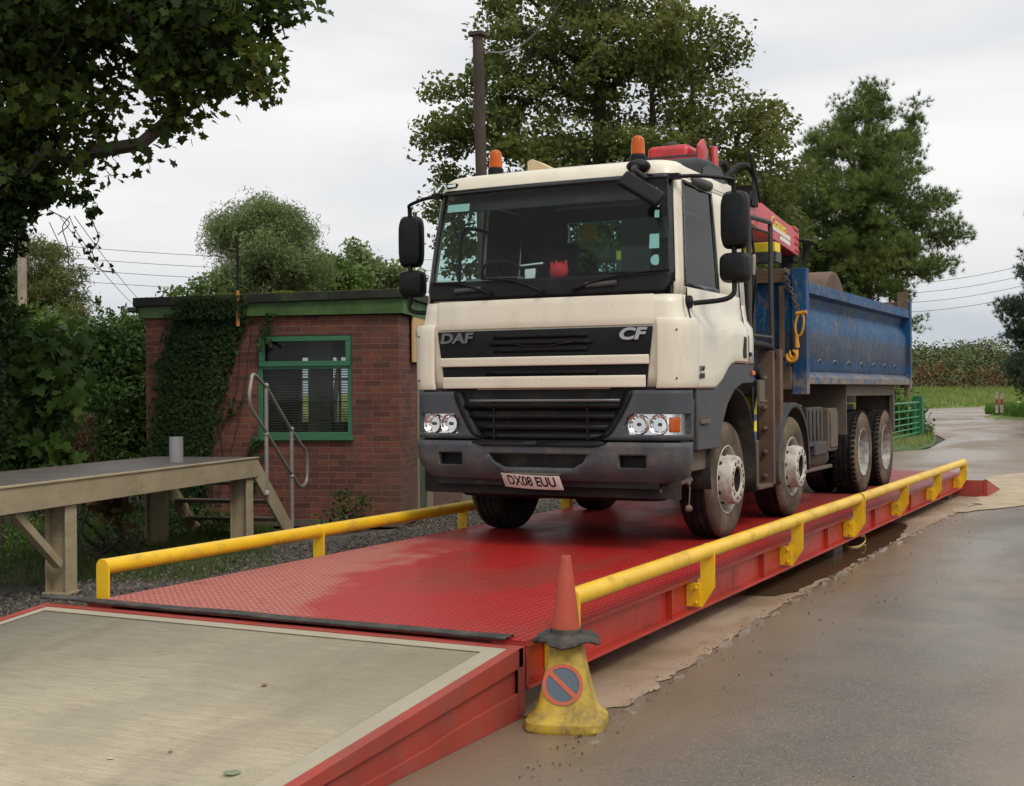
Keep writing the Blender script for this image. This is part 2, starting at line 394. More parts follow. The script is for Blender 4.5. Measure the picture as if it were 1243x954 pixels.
M_['farwood'] = leafmat('far_wood_leaf', [(0, (.06, .085, .035)), (.5, (.10, .125, .05)), (1, (.17, .17, .06))], .2)
M_['bracken'] = leafmat('bracken', [(0, (.085, .055, .032)), (.38, (.16, .095, .055)), (.6, (.20, .15, .07)), (.75, (.09, .14, .045)), (1, (.13, .18, .06))], .2)
M_['grass'] = leafmat('grass_blade', [(0, (.035, .065, .014)), (.5, (.07, .11, .025)), (1, (.15, .19, .05))], .3)
M_['fieldgrass'] = leafmat('field_grass', [(0, (.10, .16, .035)), (.5, (.17, .24, .055)), (.8, (.27, .29, .09)), (1, (.34, .30, .13))], .3, .6, .12)
M_['deadleaf'] = leafmat('dead_leaf', [(0, (.07, .06, .03)), (.5, (.20, .14, .06)), (1, (.35, .22, .09))], .2)

# asphalt
def asphalt_mat():
    t = NT('wet_asphalt')
    big = t.ramp(t.noise(.35, 5, .6, (1, .35, 1)), .38, .62)
    mid = t.ramp(t.noise(1.8, 5, .6), .4, .65)
    c = t.mix(big, (.118, .098, .078), (.160, .116, .076))
    c = t.mix(t.math('MULTIPLY', mid, .6), c, (.085, .074, .064))
    fine = t.noise(85, 2, .7); fine2 = t.noise(38, 3, .75)
    c = t.mix(t.ramp(fine, .56, .66, 0, .6), c, (.29, .255, .205))
    c = t.mix(t.ramp(fine2, .32, .46, .55, 0), c, (.04, .034, .028))
    trk = t.ramp(t.noise(1.3, 4, .6, (1, .07, 1)), .50, .62, 0, .55); c = t.mix(trk, c, (.175, .128, .085))
    pat = t.ramp(t.noise(.7, 5, .55, (1, .5, 1), .6), .56, .62, 0, .5); c = t.mix(pat, c, (.075, .066, .056))
    x = t.xyz()
    strip = t.math('MULTIPLY', t.ramp(t.math('ADD', x[0], t.math('MULTIPLY', t.noise(1.1, 4), .9)), 2.1, 3.3, 1, 0), .8)
    c = t.mix(strip, c, (.19, .135, .088))
    t.set(color=c, rough=t.ramp(t.noise(.5, 4, .55, (1, .4, 1)), .38, .66, .27, .60), spec=.5)
    h = t.math('ADD', t.math('MULTIPLY', fine, .6), fine2)
    return t.bump(h, .42, .007).m
M_['asphalt'] = asphalt_mat()
def apron_mat():
    t = NT('muddy_concrete_apron')
    c = t.mix(t.ramp(t.noise(1.6, 5, .6, (1, .4, 1)), .35, .65), (.36, .265, .18), (.25, .175, .115))
    c = t.mix(t.ramp(t.noise(30, 4, .7), .5, .7, 0, .5), c, (.38, .30, .22))
    c = t.mix(t.ramp(t.noise(4, 4, .6), .6, .7, 0, .6), c, (.10, .07, .05))
    t.set(color=c, rough=t.ramp(t.noise(1.2, 4), .4, .6, .3, .7))
    return t.bump(t.noise(22, 5, .7), .5, .01).m
M_['apron'] = apron_mat()
def concrete_mat():
    t = NT('brushed_concrete')
    br = t.noise(95, 4, .7, (.05, 1, 1), .4); br2 = t.noise(18, 5, .65, (.10, 1, 1), .8)
    c = t.mix(t.ramp(br, .35, .65), (.315, .265, .180), (.425, .370, .260))
    c = t.mix(t.ramp(br2, .54, .68, 0, .35), c, (.25, .215, .15))
    c = t.mix(t.ramp(t.noise(1.1, 6, .65), .44, .62, 0, .55), c, (.26, .225, .155)); c = t.mix(t.ramp(t.noise(160, 2, .7), .55, .7, 0, .4), c, (.52, .48, .38)); sx = t.xyz(); c = t.mix(t.math('MULTIPLY', t.ramp(t.noise(2.2, 5, .6, (.5, 1, 1)), .50, .62, 0, .5), t.ramp(sx[1], -2.6, -1.2, 1, 0)), c, (.17, .14, .10))
    pits = t.ramp(t.noise(90, 2, .6, (.35, 1, 1)), .66, .72, 0, .7)
    c = t.mix(pits, c, (.16, .14, .11))
    tm = t.xyz(); tt_ = t.math('MULTIPLY', t.ramp(t.math('ABSOLUTE', t.math('SUBTRACT', t.math('ABSOLUTE', t.math('ADD', tm[0], .15)), .98)), .05, .32, 1, 0), t.ramp(t.noise(3, 5, .65, (1, .3, 1)), .38, .62, 0, .5)); c = t.mix(tt_, c, (.20, .165, .115))
    t.set(color=c, rough=t.ramp(t.noise(1.3, 3), .4, .7, .75, .5))
    h = t.math('ADD', t.math('MULTIPLY', br, 1), t.math('MULTIPLY', pits, -.8))
    return t.bump(h, .45, .006).m
M_['concrete'] = concrete_mat()
M_['smoothcon'] = paint('smooth_concrete', (.36, .315, .225), .7, .1, .6, (.30, .27, .20), 5, bump=.15)
def tread_mat(name, wetfn=True, ca=(.66, .020, .014), cb=(.70, .27, .21), cell=.05, spec=.35, raise_c=None):
    t = NT(name)
    x = t.xyz((1/cell, 1/cell, 1))
    fx = t.math('SUBTRACT', t.math('FRACT', x[0]), .5); fy = t.math('SUBTRACT', t.math('FRACT', x[1]), .5)
    par = t.math('MODULO', t.math('ADD', t.math('ADD', t.math('FLOOR', x[0]), t.math('FLOOR', x[1])), 4000), 2)
    a = t.math('ADD', t.math('MULTIPLY', fx, t.math('SUBTRACT', 1, par)), t.math('MULTIPLY', fy, par))
    b = t.math('ADD', t.math('MULTIPLY', fy, t.math('SUBTRACT', 1, par)), t.math('MULTIPLY', fx, par))
    d = t.math('ADD', t.math('POWER', t.math('ABSOLUTE', t.math('DIVIDE', a, .47)), 2), t.math('POWER', t.math('ABSOLUTE', t.math('DIVIDE', b, .17)), 2))
    loz = t.ramp(d, .35, 1.1, 1, 0)
    w = t.xyz()
    if wetfn:
        # the rain has not reached, or the wheels have dried, the corner beside the left rail
        edge = t.math('ADD', t.math('MULTIPLY', w[1], .35), w[0])
        edge = t.math('ADD', edge, t.math('MULTIPLY', t.math('SUBTRACT', t.noise(1.6, 6, .62), .5), 1.7))
        dry = t.ramp(edge, -.14, .20, 1, 0)
        dry = t.math('MULTIPLY', dry, t.ramp(w[1], 3.0, 4.8, 1, .0))
        tan = t.math('MULTIPLY', t.ramp(t.noise(.9, 5, .6, (1, .5, 1)), .53, .66, 0, .45), 1)
        c = t.mix(dry, ca, cb)
        c = t.mix(tan, c, (.22, .10, .06))
        c = t.mix(t.ramp(t.noise(7, 4, .6), .56, .75, 0, .35), c, (.17, .05, .035))
        farp = t.ramp(w[1], 7, 10, 0, .6); c = t.mix(farp, c, (.36, .14, .12))
        c = t.mix(t.math('MULTIPLY', t.math('SUBTRACT', 1, loz), .72), c, (.12, .012, .012))
        r = t.mix(dry, (.42, .42, .42), (.78, .78, .78)); r = t.math('ADD', t.math('MULTIPLY', r, 1.0), t.math('MULTIPLY', t.math('SUBTRACT', t.noise(3, 4), .5), .25))
        t.set(color=c, rough=r, spec=spec)
    else:
        c = t.mix(t.ramp(t.noise(2, 4), .35, .7), ca, cb)
        if raise_c: c = t.mix(loz, c, raise_c)
        t.set(color=c, rough=.5, spec=spec)
    return t.bump(loz, .9, .004).m
M_['treadred'] = tread_mat('red_tread_plate')
M_['treadgrey'] = tread_mat('grey_tread_plate', False, (.035, .028, .024), (.065, .05, .038), .09, .4, (.26, .225, .19))
def brick_mat():
    t = NT('brick_wall')
    s = t.xyz(); cb = t.n.new('ShaderNodeCombineXYZ')
    t.l.new(t.math('ADD', s[0], s[1]), cb.inputs[0]); t.l.new(s[2], cb.inputs[1])
    b = t.n.new('ShaderNodeTexBrick'); t.l.new(cb.outputs[0], b.inputs['Vector'])
    b.inputs['Scale'].default_value = 1; b.inputs['Brick Width'].default_value = .225; b.inputs['Row Height'].default_value = .075
    b.inputs['Mortar Size'].default_value = .006; b.inputs['Mortar Smooth'].default_value = .2
    b.inputs['Color1'].default_value = (.20, .060, .034, 1); b.inputs['Color2'].default_value = (.085, .027, .022, 1); b.inputs['Mortar'].default_value = (.17, .105, .075, 1)
    c = t.mix(t.ramp(t.noise(3, 6, .65), .42, .66, 0, .65), b.outputs['Color'], (.075, .04, .028))
    st = t.math('MULTIPLY', t.ramp(s[2], -.4, 1.5, 1, 0), t.ramp(t.math('ADD', t.noise(1.4, 4), t.math('MULTIPLY', s[0], .25)), .30, .55))
    c = t.mix(t.math('MULTIPLY', st, .65), c, (.12, .085, .05))
    t.set(color=c, rough=.85)
    h = t.math('ADD', t.math('MULTIPLY', b.outputs['Fac'], -1), t.math('MULTIPLY', t.noise(60, 3), .35))
    return t.bump(h, .6, .008).m
M_['brick'] = brick_mat()
def body_mat():
    t = NT('tipper_blue_paint'); s = t.xyz()
    base = t.mix(t.ramp(t.noise(1.6, 4), .35, .65), (.004, .046, .125), (.006, .070, .175))
    streak = t.ramp(t.noise(26, 6, .7, (1, 1, .30)), .50, .64, 0, .8)
    dirtb = t.ramp(t.noise(2.1, 5, .6), .42, .66, 0, 1)
    c = t.mix(t.math('MULTIPLY', streak, dirtb), base, (.24, .17, .095))
    band = t.math('MULTIPLY', t.ramp(s[2], 1.56, 1.62, 0, 1), t.ramp(s[2], 1.84, 1.90, 1, 0))
    c = t.mix(t.math('MULTIPLY', band, t.ramp(t.noise(5, 6, .6, (1, 1, .6)), .38, .52, .25, .8)), c, (.045, .05, .065))
    low = t.ramp(t.math('ADD', s[2], t.math('MULTIPLY', t.noise(6, 5, .6), .16)), 1.44, 1.60, 1, 0)
    c = t.mix(t.math('MULTIPLY', low, t.ramp(t.noise(7, 5, .65), .36, .58, .15, .95)), c, (.20, .16, .115))
    c = t.mix(t.ramp(t.noise(38, 3, .7), .6, .7, 0, .6), c, (.20, .12, .06))
    c = t.mix(t.ramp(t.noise(3.1, 6, .65, (1, 1, .7)), .60, .66, 0, .8), c, (.17, .09, .05))
    t.set(color=c, rough=t.ramp(t.noise(18, 4), .35, .65, .48, .62), spec=.25)
    return t.bump(t.noise(30, 4, .6), .12, .004).m
M_['body'] = body_mat()
def ground_mat():
    t = NT('soil_and_turf'); 
    c = t.mix(t.ramp(t.noise(.8, 6, .65), .42, .6), (.055, .045, .03), (.04, .055, .018))
    c = t.mix(t.ramp(t.noise(25, 4, .7), .5, .7, 0, .6), c, (.10, .085, .06))
    t.set(color=c, rough=.9); return t.bump(t.noise(18, 5, .7), .7, .03).m
M_['ground'] = ground_mat()
def field_mat():
    t = NT('rough_pasture')
    c = t.mix(t.ramp(t.noise(.25, 5, .6, (1, 1, 1)), .4, .6), (.14, .20, .04), (.22, .25, .07))
    t.set(color=c, rough=.9); return t.bump(t.noise(6, 5, .7), .8, .1).m
M_['field'] = field_mat()
def gravel_mat():
    t = NT('gravel_bed'); v = t.n.new('ShaderNodeTexVoronoi'); v.inputs['Scale'].default_value = 38; t.l.new(t.coord(), v.inputs['Vector'])
    r = t.n.new('ShaderNodeSeparateColor'); t.l.new(v.outputs['Color'], r.inputs[0])
    c = t.mix(r.outputs[0], (.04, .033, .027), (.13, .11, .09)); c = t.mix(t.ramp(t.noise(1.5, 5), .5, .62, 0, .8), c, (.05, .045, .03))
    t.set(color=c, rough=.85); return t.bump(v.outputs['Distance'], -.9, .02).m
M_['gravel'] = gravel_mat()
t_ = NT('puddle_water'); t_.set(color=(.10, .06, .035), rough=.04, spec=.6); M_['water'] = t_.m
# ================================================================== THE SETTING
G = -.38
def sheet(name, poly, z, mat, kind='structure', jitter=0, sub=0, **kw):
    pts = []
    n = len(poly)
    for i in range(n):
        a = np.array(poly[i], float); b = np.array(poly[(i+1) % n], float); k = max(1, int(np.linalg.norm(b-a)/sub)) if sub else 1
        for j in range(k):
            p = a+(b-a)*j/k
            if jitter and not (i == 0 and j == 0): p = p+RNG.normal(0, jitter, 2)
            pts.append((p[0], p[1], z))
    mb = MB(); mb.add(pts, [tuple(range(len(pts)))])
    o = mb.build(name, mat, smooth=False, fixn=False)
    if o.data.polygons[0].normal.z < 0: o.data.flip_normals()
    if kind: o['kind'] = kind
    return o
sheet('ground', [(-900, -300), (900, -300), (900, 1200), (-900, 1200)], G-.03, M_['ground'])
sheet('road', [(1.3, -14), (60, -14), (60, 170), (-90, 170), (-90, 62), (-12, 50), (-4.6, 44), (-3.3, 42.5), (-2.3, 38), (-1.7, 31), (-2.6, 28.5), (-7, 26), (-7, 16), (-1.6, 15.1), (1.3, 15.1)], G, M_['asphalt'])
sheet('gravel_strip', [(-1.42, -4), (-1.42, 15.2), (-4.6, 15.2), (-4.0, 10), (-3.95, 7.7), (-4.4, 6.5), (-4.1, 2.5), (-6, 0), (-6, -6), (-1.42, -6)], G-.012, M_['gravel'], jitter=.05, sub=.3)
sheet('concrete_apron', [(1.2, -.05), (1.56, -.02), (1.78, .05), (1.88, .4), (1.86, 1.2), (1.8, 2.4), (1.76, 3.5), (1.74, 4.7), (1.73, 6), (1.72, 7.4), (1.76, 10), (1.8, 12), (1.9, 14.6), (1.2, 15.3)], G+.006, M_['apron'], jitter=.016, sub=.09)
sheet('concrete_patch', [(1.75, 12.2), (1.85, 13.6), (1.55, 16), (1.25, 19.5), (1.8, 21.8), (3.2, 22.5), (6, 21), (4.5, 17), (2.4, 13.4), (2.0, 12.3)], G+.011, paint('sandy_concrete', (.42, .33, .22), .75, .15, .5, (.26, .19, .12), 3, bump=.3), jitter=.05, sub=.25)
sheet('puddle', [(1.3, 4.2), (1.60, 4.3), (1.69, 4.9), (1.72, 6.0), (1.70, 7.0), (1.71, 8.2), (1.64, 9.5), (1.5, 10.4), (1.3, 10.5)], G+.014, M_['water'], jitter=.02, sub=.15)
# broken lip of asphalt along the apron
mb = MB(); y = -.3
while y < 12:
    xs = np.interp(y, [-.3, .4, 2.4, 4.7, 7.4, 10, 12], [2.0, 1.92, 1.82, 1.76, 1.74, 1.78, 1.82]); l = random.uniform(.05, .22)
    if random.random() < .4:
        w = random.uniform(.015, .06); h = random.uniform(.008, .03)
        c = [(xs+random.gauss(0, .012)+sx*w/2*random.uniform(.6, 1.3), y+sy*l/2*random.uniform(.6, 1.2)) for sx, sy in ((-1, -1), (1, -1), (1.2, 0), (1, 1), (-1, 1), (-1.2, 0))]
        b = [(p[0], p[1], G) for p in c]; t = [(xs+(p[0]-xs)*.55, y+(p[1]-y)*.6, G+h) for p in c]
        mb.add(b+t, [(6, 7, 8, 9, 10, 11)]+[(i, (i+1) % 6, 6+(i+1) % 6, 6+i) for i in range(6)])
    y += l*random.uniform(.5, 1.1)
o = mb.build('road_edge', M_['asphalt']); o['kind'] = 'structure'
# far field rising gently behind the main road
A_ = on(1100, 497.2, 'z', G)[:2]; B_ = on(1243, 491.8, 'z', G)[:2]; dAB = (B_-A_)/np.linalg.norm(B_-A_); nAB = (Fv+Rv*.34)[:2]; nAB = nAB/np.linalg.norm(nAB)
def fld(s, w): p = A_+dAB*s+nAB*w; z = G+.02+1.6*max(0, min(1, w/38))**1.1; return (p[0], p[1], z)
mb = MB(); mb.grid([[fld(s, w) for s in np.linspace(-110, 110, 22)] for w in (0, 4, 8, 14, 20, 28, 38, 60, 120, 300, 700)])
o = mb.build('field', M_['field']); o['kind'] = 'structure'
if o.data.polygons[0].normal.z < 0: o.data.flip_normals()
# main road dashes
p = on(1140, 500.2, 'z', G); q = on(1189, 499.0, 'z', G); dd = (q-p)/np.linalg.norm(q-p); nn = np.array([-dd[1], dd[0], 0])
mb = MB()
for (a, b) in ((on(1132, 500.4, 'z', G), on(1151, 499.9, 'z', G)), (on(1168, 499.4, 'z', G), on(1189, 499.0, 'z', G))):
    mb.add([a-nn*.45+[0, 0, .012], b-nn*.45+[0, 0, .012], b+nn*.45+[0, 0, .012], a+nn*.45+[0, 0, .012]], [(0, 1, 2, 3)])
o = mb.build('road_marking', paint('road_marking_white', (.62, .60, .54), .6)); o['kind'] = 'structure'
if o.data.polygons[0].normal.z < 0: o.data.flip_normals()
# right-hand grass bank
pts = [on(1195, 505.5, 'z', G), on(1205, 508, 'z', G), on(1243, 511, 'z', G), np.array([12, 66, G]), np.array([30, 75, G]), np.array([30, 100, G]), np.array([0, 95, G]), np.array([-6, 86, G])]
c = sum(pts)/len(pts); mb = MB(); rings = []
for k, (s, h) in enumerate(((1, 0), (.96, .12), (.85, .28), (.6, .45), (.3, .5))):
    rings.append([tuple(c+(p-c)*s+np.array([0, 0, h])) for p in pts+[pts[0]]])
mb.grid(rings); mb.add(rings[-1][:-1], [tuple(range(len(pts)))])
o = mb.build('grass_bank', M_['field']); o['kind'] = 'structure'
# left verge by the gate
pts = [np.array(p+(G,)) for p in ((-1.9, 30.2), (-1.9, 33), (-2.5, 37.5), (-3.3, 42.2), (-4.8, 44), (-9, 46), (-9, 27), (-4, 28))]
c = sum(pts)/len(pts); rings = []; mb = MB()
for k, (s, h) in enumerate(((1, 0), (.9, .10), (.7, .16))): rings.append([tuple(c+(p-c)*s+np.array([0, 0, h])) for p in pts+[pts[0]]])
mb.grid(rings); mb.add(rings[-1][:-1], [tuple(range(len(pts)))])
o = mb.build('grass_verge', paint('verge_turf', (.06, .11, .02), .9, .3, .3, (.10, .09, .04), 2, bump=.5)); o['kind'] = 'structure'

# ================================================================== WEIGHBRIDGE
wb = empty('weighbridge', (0, 0, G), 0, 'long red steel weighbridge with yellow side rails under the lorry', 'weighbridge')
Z = -G
MB().box(-1.5, 1.5, 0.005, 14.98, Z-.012, Z).build('deck_plate', M_['treadred'], wb)
for s in (1, -1):
    mb = MB()
    mb.box(min(s*1.30, s*1.5), max(s*1.30, s*1.5), .004, 14.981, Z-.032, Z-.0125)
    mb.box(min(s*1.455, s*1.44), max(s*1.455, s*1.44), .006, 14.98, Z-.226, Z-.032)
    mb.box(min(s*1.36, s*1.515), max(s*1.36, s*1.515), .004, 14.982, Z-.244, Z-.226)
    for yy in np.arange(.03, 15, 2.13): mb.box(min(s*1.456, s*1.495), max(s*1.456, s*1.495), yy, yy+.012, Z-.225, Z-.0325)
    mb.build('side_girder', M_['red'], wb, bevel=.002)
mb = MB()
for yy in (0.0, 14.97): mb.box(-1.5, 1.5, yy+.006, yy+.02, Z-.24, Z-.034)
for xx in (-.9, -.3, .3, .9): mb.box(xx-.06, xx+.06, .05, 14.9, Z-.22, Z-.034)
mb.build('end_plate', M_['red'], wb)
mb = MB()
for yy in (.35, 7.3, 14.5): MB().box(-1.35, 1.38, yy-.2, yy+.2, 0, Z-.246).build('footing', M_['mudmetal'], wb)
# rubber/steel strip across the joint with the ramp, a little bent
P = []
for i in range(40):
    x = -1.86+i*(3.26/39); zz = Z+.007+.002*math.sin(i*.45)+.006*max(0, (x-1.1)/.3)
    row = []
    for (yy, dz) in ((-.060, -.006), (-.057, .005), (-.01, .008), (.035, .007), (.040, -.006)): row.append((x, yy+.03+.004*math.sin(i*.8), zz+dz))
    P.append(row)
mb = MB(); mb.grid(P); mb.build('joint_strip', M_['rubber'], wb, solid=.004)
RY = [.242, 2.568, 4.894, 7.215]
def rail(side, y0):
    s = side; X = 1.6; zc = Z+.18
    ys = [y+y0 for y in RY]
    if side > 0 and y0 == 0: ys[0] = .335
    mb = MB(); mb.tube([(s*X, ys[0]-.006, zc), (s*X, ys[-1]+.006, zc)], .050, 20)
    r = mb.build('guard_rail', M_['yellow'], wb)
    for k, y in enumerate(ys):
        arc = [(s*(X+.052*math.cos(a)), zc+.052*math.sin(a)) for a in np.linspace(0, math.pi, 12)]
        poly = arc+[(s*(X-.05), Z-.01), (s*1.53, Z-.015), (s*1.53, Z-.20), (s*1.56, Z-.21), (s*(X+.052), Z-.06)]
        mb = MB(); mb.prism(poly, 'y', y-.007, y+.007)
        mb.box(min(s*1.458, s*1.56), max(s*1.458, s*1.56), y-.035, y-.0075, Z-.20, Z-.04)
        for zb in (Z-.07, Z-.17): mb.lathe([(.0, .018), (.011, .016), (.013, .0)], (s*1.53, y-.036, zb), (0, -1, 0), 8)
        mb.build('rail_bracket', M_['yellow'], r, bevel=.002)
for s in (1, -1):
    rail(s, 0); rail(s, 7.07)

# ================================================================== APPROACH RAMPS
rp = empty('approach_ramp', (0, -.03, G), 0, 'pale brushed concrete ramp in a red steel edging at the near end of the weighbridge', 'ramp')
YE = -3.45; SL = (Z-.03)/(-YE)
def zr(y): return Z-.03+SL*y
XL, XR = -1.80, 1.5
def slope_sheet(x0, x1, y0, y1, dz, nx=2, ny=2):
    return [[(x, y, zr(y)+dz) for x in np.linspace(x0, x1, nx)] for y in np.linspace(y0, y1, ny)]
mb = MB(); mb.grid(slope_sheet(XL+.11, XR-.17, YE+.1, -.13, 0)); mb.build('concrete_slab', M_['concrete'], rp, solid=.03)
mb = MB()
for (a, b, c, d) in ((XL+.05, XL+.11, YE+.02, -.05), (XR-.17, XR-.06, YE+.02, -.05), (XL+.11, XR-.17, -.13, -.05)):
    mb.grid(slope_sheet(a, b, c, d, .0025))
mb.build('slab_border', M_['smoothcon'], rp, solid=.004, smooth=False)
mb = MB()
for (x0, x1) in ((XL, XL+.05), (XR-.06, XR)):
    o_ = x1 if x0 > 0 else x0
    inner = x0 if x0 > 0 else x1
    mb.prism([(YE, .0), (YE, zr(YE)+.012), (0, zr(0)+.012), (0, zr(0)-.09), (YE+.1, .0)], 'x', x0, x1)      # top channel
    a, b = (x0, x1-.022) if x0 > 0 else (x0+.022, x1)
    mb.prism([(YE+.5, 0), (0, zr(0)-.088), (0, 0)], 'x', a, b)
    a, b = (x0+.01, x1-.004) if x0 > 0 else (x0+.004, x1-.01)
    mb.prism([(YE+.9, .0), (-.9, .075), (-.7, .10), (0, .135), (0, 0)], 'x', a, b)
    mb.box(a, b, -.05, -.001, .13, zr(0)-.088)
mb.box(XL, XR, -.05, .02, .02, Z-.022)
mb.build('edge_frame', M_['ramp_red'], rp, bevel=.003)
rf = empty('approach_ramp', (0, 15.04, G), 0, 'short red ramp leading off the far end of the weighbridge', 'ramp')
mb = MB(); mb.prism([(0, 0), (0, Z-.13), (1.6, 0)], 'x', -1.78, 1.78); mb.build('slope', M_['ramp_red'], rf)
for x0 in (-1.84, 1.782): MB().prism([(0, 0), (0, Z-.12), (1.65, .0)], 'x', x0, x0+.06).build('edge_frame', M_['ramp_red'], rf, bevel=.004)
# yellow hose loop in the puddle
pts = [on(1048, 643, 'x', 1.49), on(1049, 650, 'z', G+.10), on(1050, 657, 'z', G+.03), on(1042, 663, 'z', G+.02), on(1030, 663.5, 'z', G+.02), on(1018, 660, 'z', G+.03)]
pts = [np.array([1.47, pts[0][1], -.28])]+[p for p in pts[1:]]
def smooth_path(pts, n=6):
    pts = [np.array(p, float) for p in pts]; q = [2*pts[0]-pts[1]]+pts+[2*pts[-1]-pts[-2]]; out = []
    for i in range(1, len(q)-2):
        for k in range(n):
            t = k/n; p0, p1, p2, p3 = q[i-1:i+3]
            out.append(.5*((2*p1)+(-p0+p2)*t+(2*p0-5*p1+4*p2-p3)*t*t+(-p0+3*p1-3*p2+p3)*t**3))
    out.append(pts[-1]); return out
mb = MB(); mb.tube(smooth_path(pts), .007, 8)
tag(mb.build('hose', M_['yhose'], origin=(1.47, pts[0][1], G)), 'thin yellow hose looping out from under the weighbridge girder into the puddle', 'hose')

# ================================================================== CONES
def cone_yellow():
    r = empty('no_waiting_cone', (1.76, -.07, G), R(17), 'grubby yellow four-sided cone with a round no-waiting sign, carrying an orange cone', 'traffic cone')
    prof = [(.0, .192, .192), (.012, .198, .198), (.045, .193, .193), (.07, .163, .163), (.10, .145, .145), (.14, .132, .132), (.30, .098, .098), (.43, .070, .070), (.44, .060, .060), (.442, .03, .03)]
    P = []
    for (z, a, b) in prof:
        row = []
        for k in range(49):
            t = 2*math.pi*k/48+math.pi/4; c, s = math.cos(t), math.sin(t); e = .42
            row.append((a*math.copysign(abs(c)**e, c), b*math.copysign(abs(s)**e, s), z))
        P.append(row)
    mb = MB(); mb.grid(P); mb.build('cone_body', M_['yellow_cone'], r)
    # sign disc follows the sloping front face
    sl = (.132-.098)/.16; zc = .225; yc = -(.132-(zc-.14)*sl)-.0035
    M = Matrix.Translation((-.005, yc, zc)) @ Matrix.Rotation(-math.atan(sl), 4, 'X') @ Matrix.Rotation(R(90), 4, 'X')
    mb = MB(); mb.lathe([(.0, .0), (.084, .0), (.084, .002)], (0, 0, 0), (0, 0, 1), 40); d = MB(); d.add(mb.v, mb.f, M); d.build('sign_face', M_['cone_blue'], r)
    mb = MB(); mb.lathe([(.081, .001), (.081, .004), (.099, .004), (.099, .0)], (0, 0, 0), (0, 0, 1), 40)
    a = R(-42); c_, s_ = math.cos(a), math.sin(a)
    n = .0115; l = .083
    q = [(-l*c_-n*s_*-1, -l*s_-n*c_), (l*c_+n*s_, l*s_-n*c_), (l*c_-n*s_, l*s_+n*c_), (-l*c_-n*s_, -l*s_+n*c_)]
    mb.prism([(-l*c_+n*s_, -l*s_-n*c_), (l*c_+n*s_, l*s_-n*c_), (l*c_-n*s_, l*s_+n*c_), (-l*c_-n*s_, -l*s_+n*c_)], 'z', .0022, .0038)
    d = MB(); d.add(mb.v, mb.f, M); d.build('sign_ring', M_['cone_red'], r)
cone_yellow()
oc = empty('traffic_cone', (1.757, -.068, G+.422), R(17), 'faded orange cone with a black base, stacked on top of the yellow no-waiting cone', 'traffic cone')
mb = MB(); mb.lathe([(.070, .038), (.069, .06), (.064, .10), (.044, .26), (.026, .400), (.0225, .415), (.016, .417), (.014, .40)], (0, 0, 0), (0, 0, 1), 36)
mb.build('cone_body', M_['orange_cone'], oc)
P = []
for (r_, z) in ((.05, .012), (.150, -.008), (.156, .000), (.150, .016), (.095, .030), (.082, .036), (.080, .056), (.066, .058)):
    row = []
    for k in range(65):
        t = 2*math.pi*k/64
        f = 1+(.10*math.cos(8*t)**2 if r_ > .09 else 0); w = .014*math.cos(4*t) if r_ > .12 else 0
        row.append((r_*f*math.cos(t), r_*f*math.sin(t), z-w))
    P.append(row)
mb = MB(); mb.grid(P); mb.build('rubber_base', M_['rubber'], oc)

# ================================================================== LOADING PLATFORM
ZP = .57
Pc = on(314, 554.7, 'z', ZP); Pl = on(0, 591.7, 'z', ZP); du = Pl-Pc; du[2] = 0; du /= np.linalg.norm(du); din = np.array([du[1], -du[0], 0])
if din[0] > 0: din = -din
# local frame of the platform: x = inward (-), so build with local x to the right of the walkway, y away from camera
ang = math.atan2(-du[1], -du[0])-math.pi/2
ST = empty('loading_platform', (Pc[0], Pc[1], G), ang, 'long steel platform with a studded plate top on beige posts beside the weighbridge', 'platform')
HT = ZP-G; LN = 8.2; WD = 1.27
mb = MB(); mb.box(-WD+.01, -.002, -LN, -.002, HT-.006, HT); mb.build('plate_top', M_['treadgrey'], ST)
mb = MB()
mb.box(-.05, .0, -LN, -2.52, HT-.215, HT-.0065); mb.box(-.05, .0, -2.515, 0, HT-.215, HT-.0065)
mb.box(-.05, .012, -LN, 0, HT-.014, HT+.003)
mb.box(-WD, -WD+.05, -LN, 0, HT-.2, HT-.0065); mb.box(-WD+.05, -.05, -.05, -.001, HT-.2, HT-.0065); mb.box(-WD+.05, -.05, -3.3, -3.22, HT-.16, HT-.0065); mb.box(-WD+.05, -.05, -6.3, -6.22, HT-.16, HT-.0065)
mb.build('edge_beam', M_['stage'], ST, bevel=.004)
def ipost(x, y, name='post'):
    mb = MB(); w = .20; d = .16; t = .016
    mb.box(x-w/2, x+w/2, y-d/2, y-d/2+t, 0, HT-.2155); mb.box(x-w/2, x+w/2, y+d/2-t, y+d/2, 0, HT-.2155); mb.box(x-t/2, x+t/2, y-d/2+t, y+d/2-t, 0, HT-.2155)
    mb.box(x-w/2-.02, x+w/2+.02, y-d/2-.02, y+d/2+.02, -.01, .012)
    M = Matrix.Rotation(R(90), 4, 'Z'); 
    mb.build(name, M_['stage'], ST, bevel=.003)
def hpost(x, y):
    mb = MB(); w = .20; d = .16; t = .016
    mb.box(x-w/2, x-w/2+t, y-d/2, y+d/2, 0, HT-.2155); mb.box(x+w/2-t, x+w/2, y-d/2, y+d/2, 0, HT-.2155); mb.box(x-w/2+t, x+w/2-t, y-t/2, y+t/2, 0, HT-.2155)
    mb.box(x-w/2-.02, x+w/2+.02, y-d/2-.02, y+d/2+.02, -.01, .012)
    mb.build('post', M_['stage'], ST, bevel=.003)
LY = lambda P: float((np.array(P)-Pc)@(-du))
y1 = LY(on(99, 722, 'z', G)); 
hpost(-.13, -.16); hpost(-.13, y1+.08); hpost(-WD+.12, -.16); hpost(-WD+.12, y1+.08); hpost(-.13, y1-3.4)
mb = MB(); mb.bar((-.10, y1, .24), (-.10, y1-.62, HT-.22), .07, .07); mb.build('brace', M_['stage'], ST, bevel=.004)
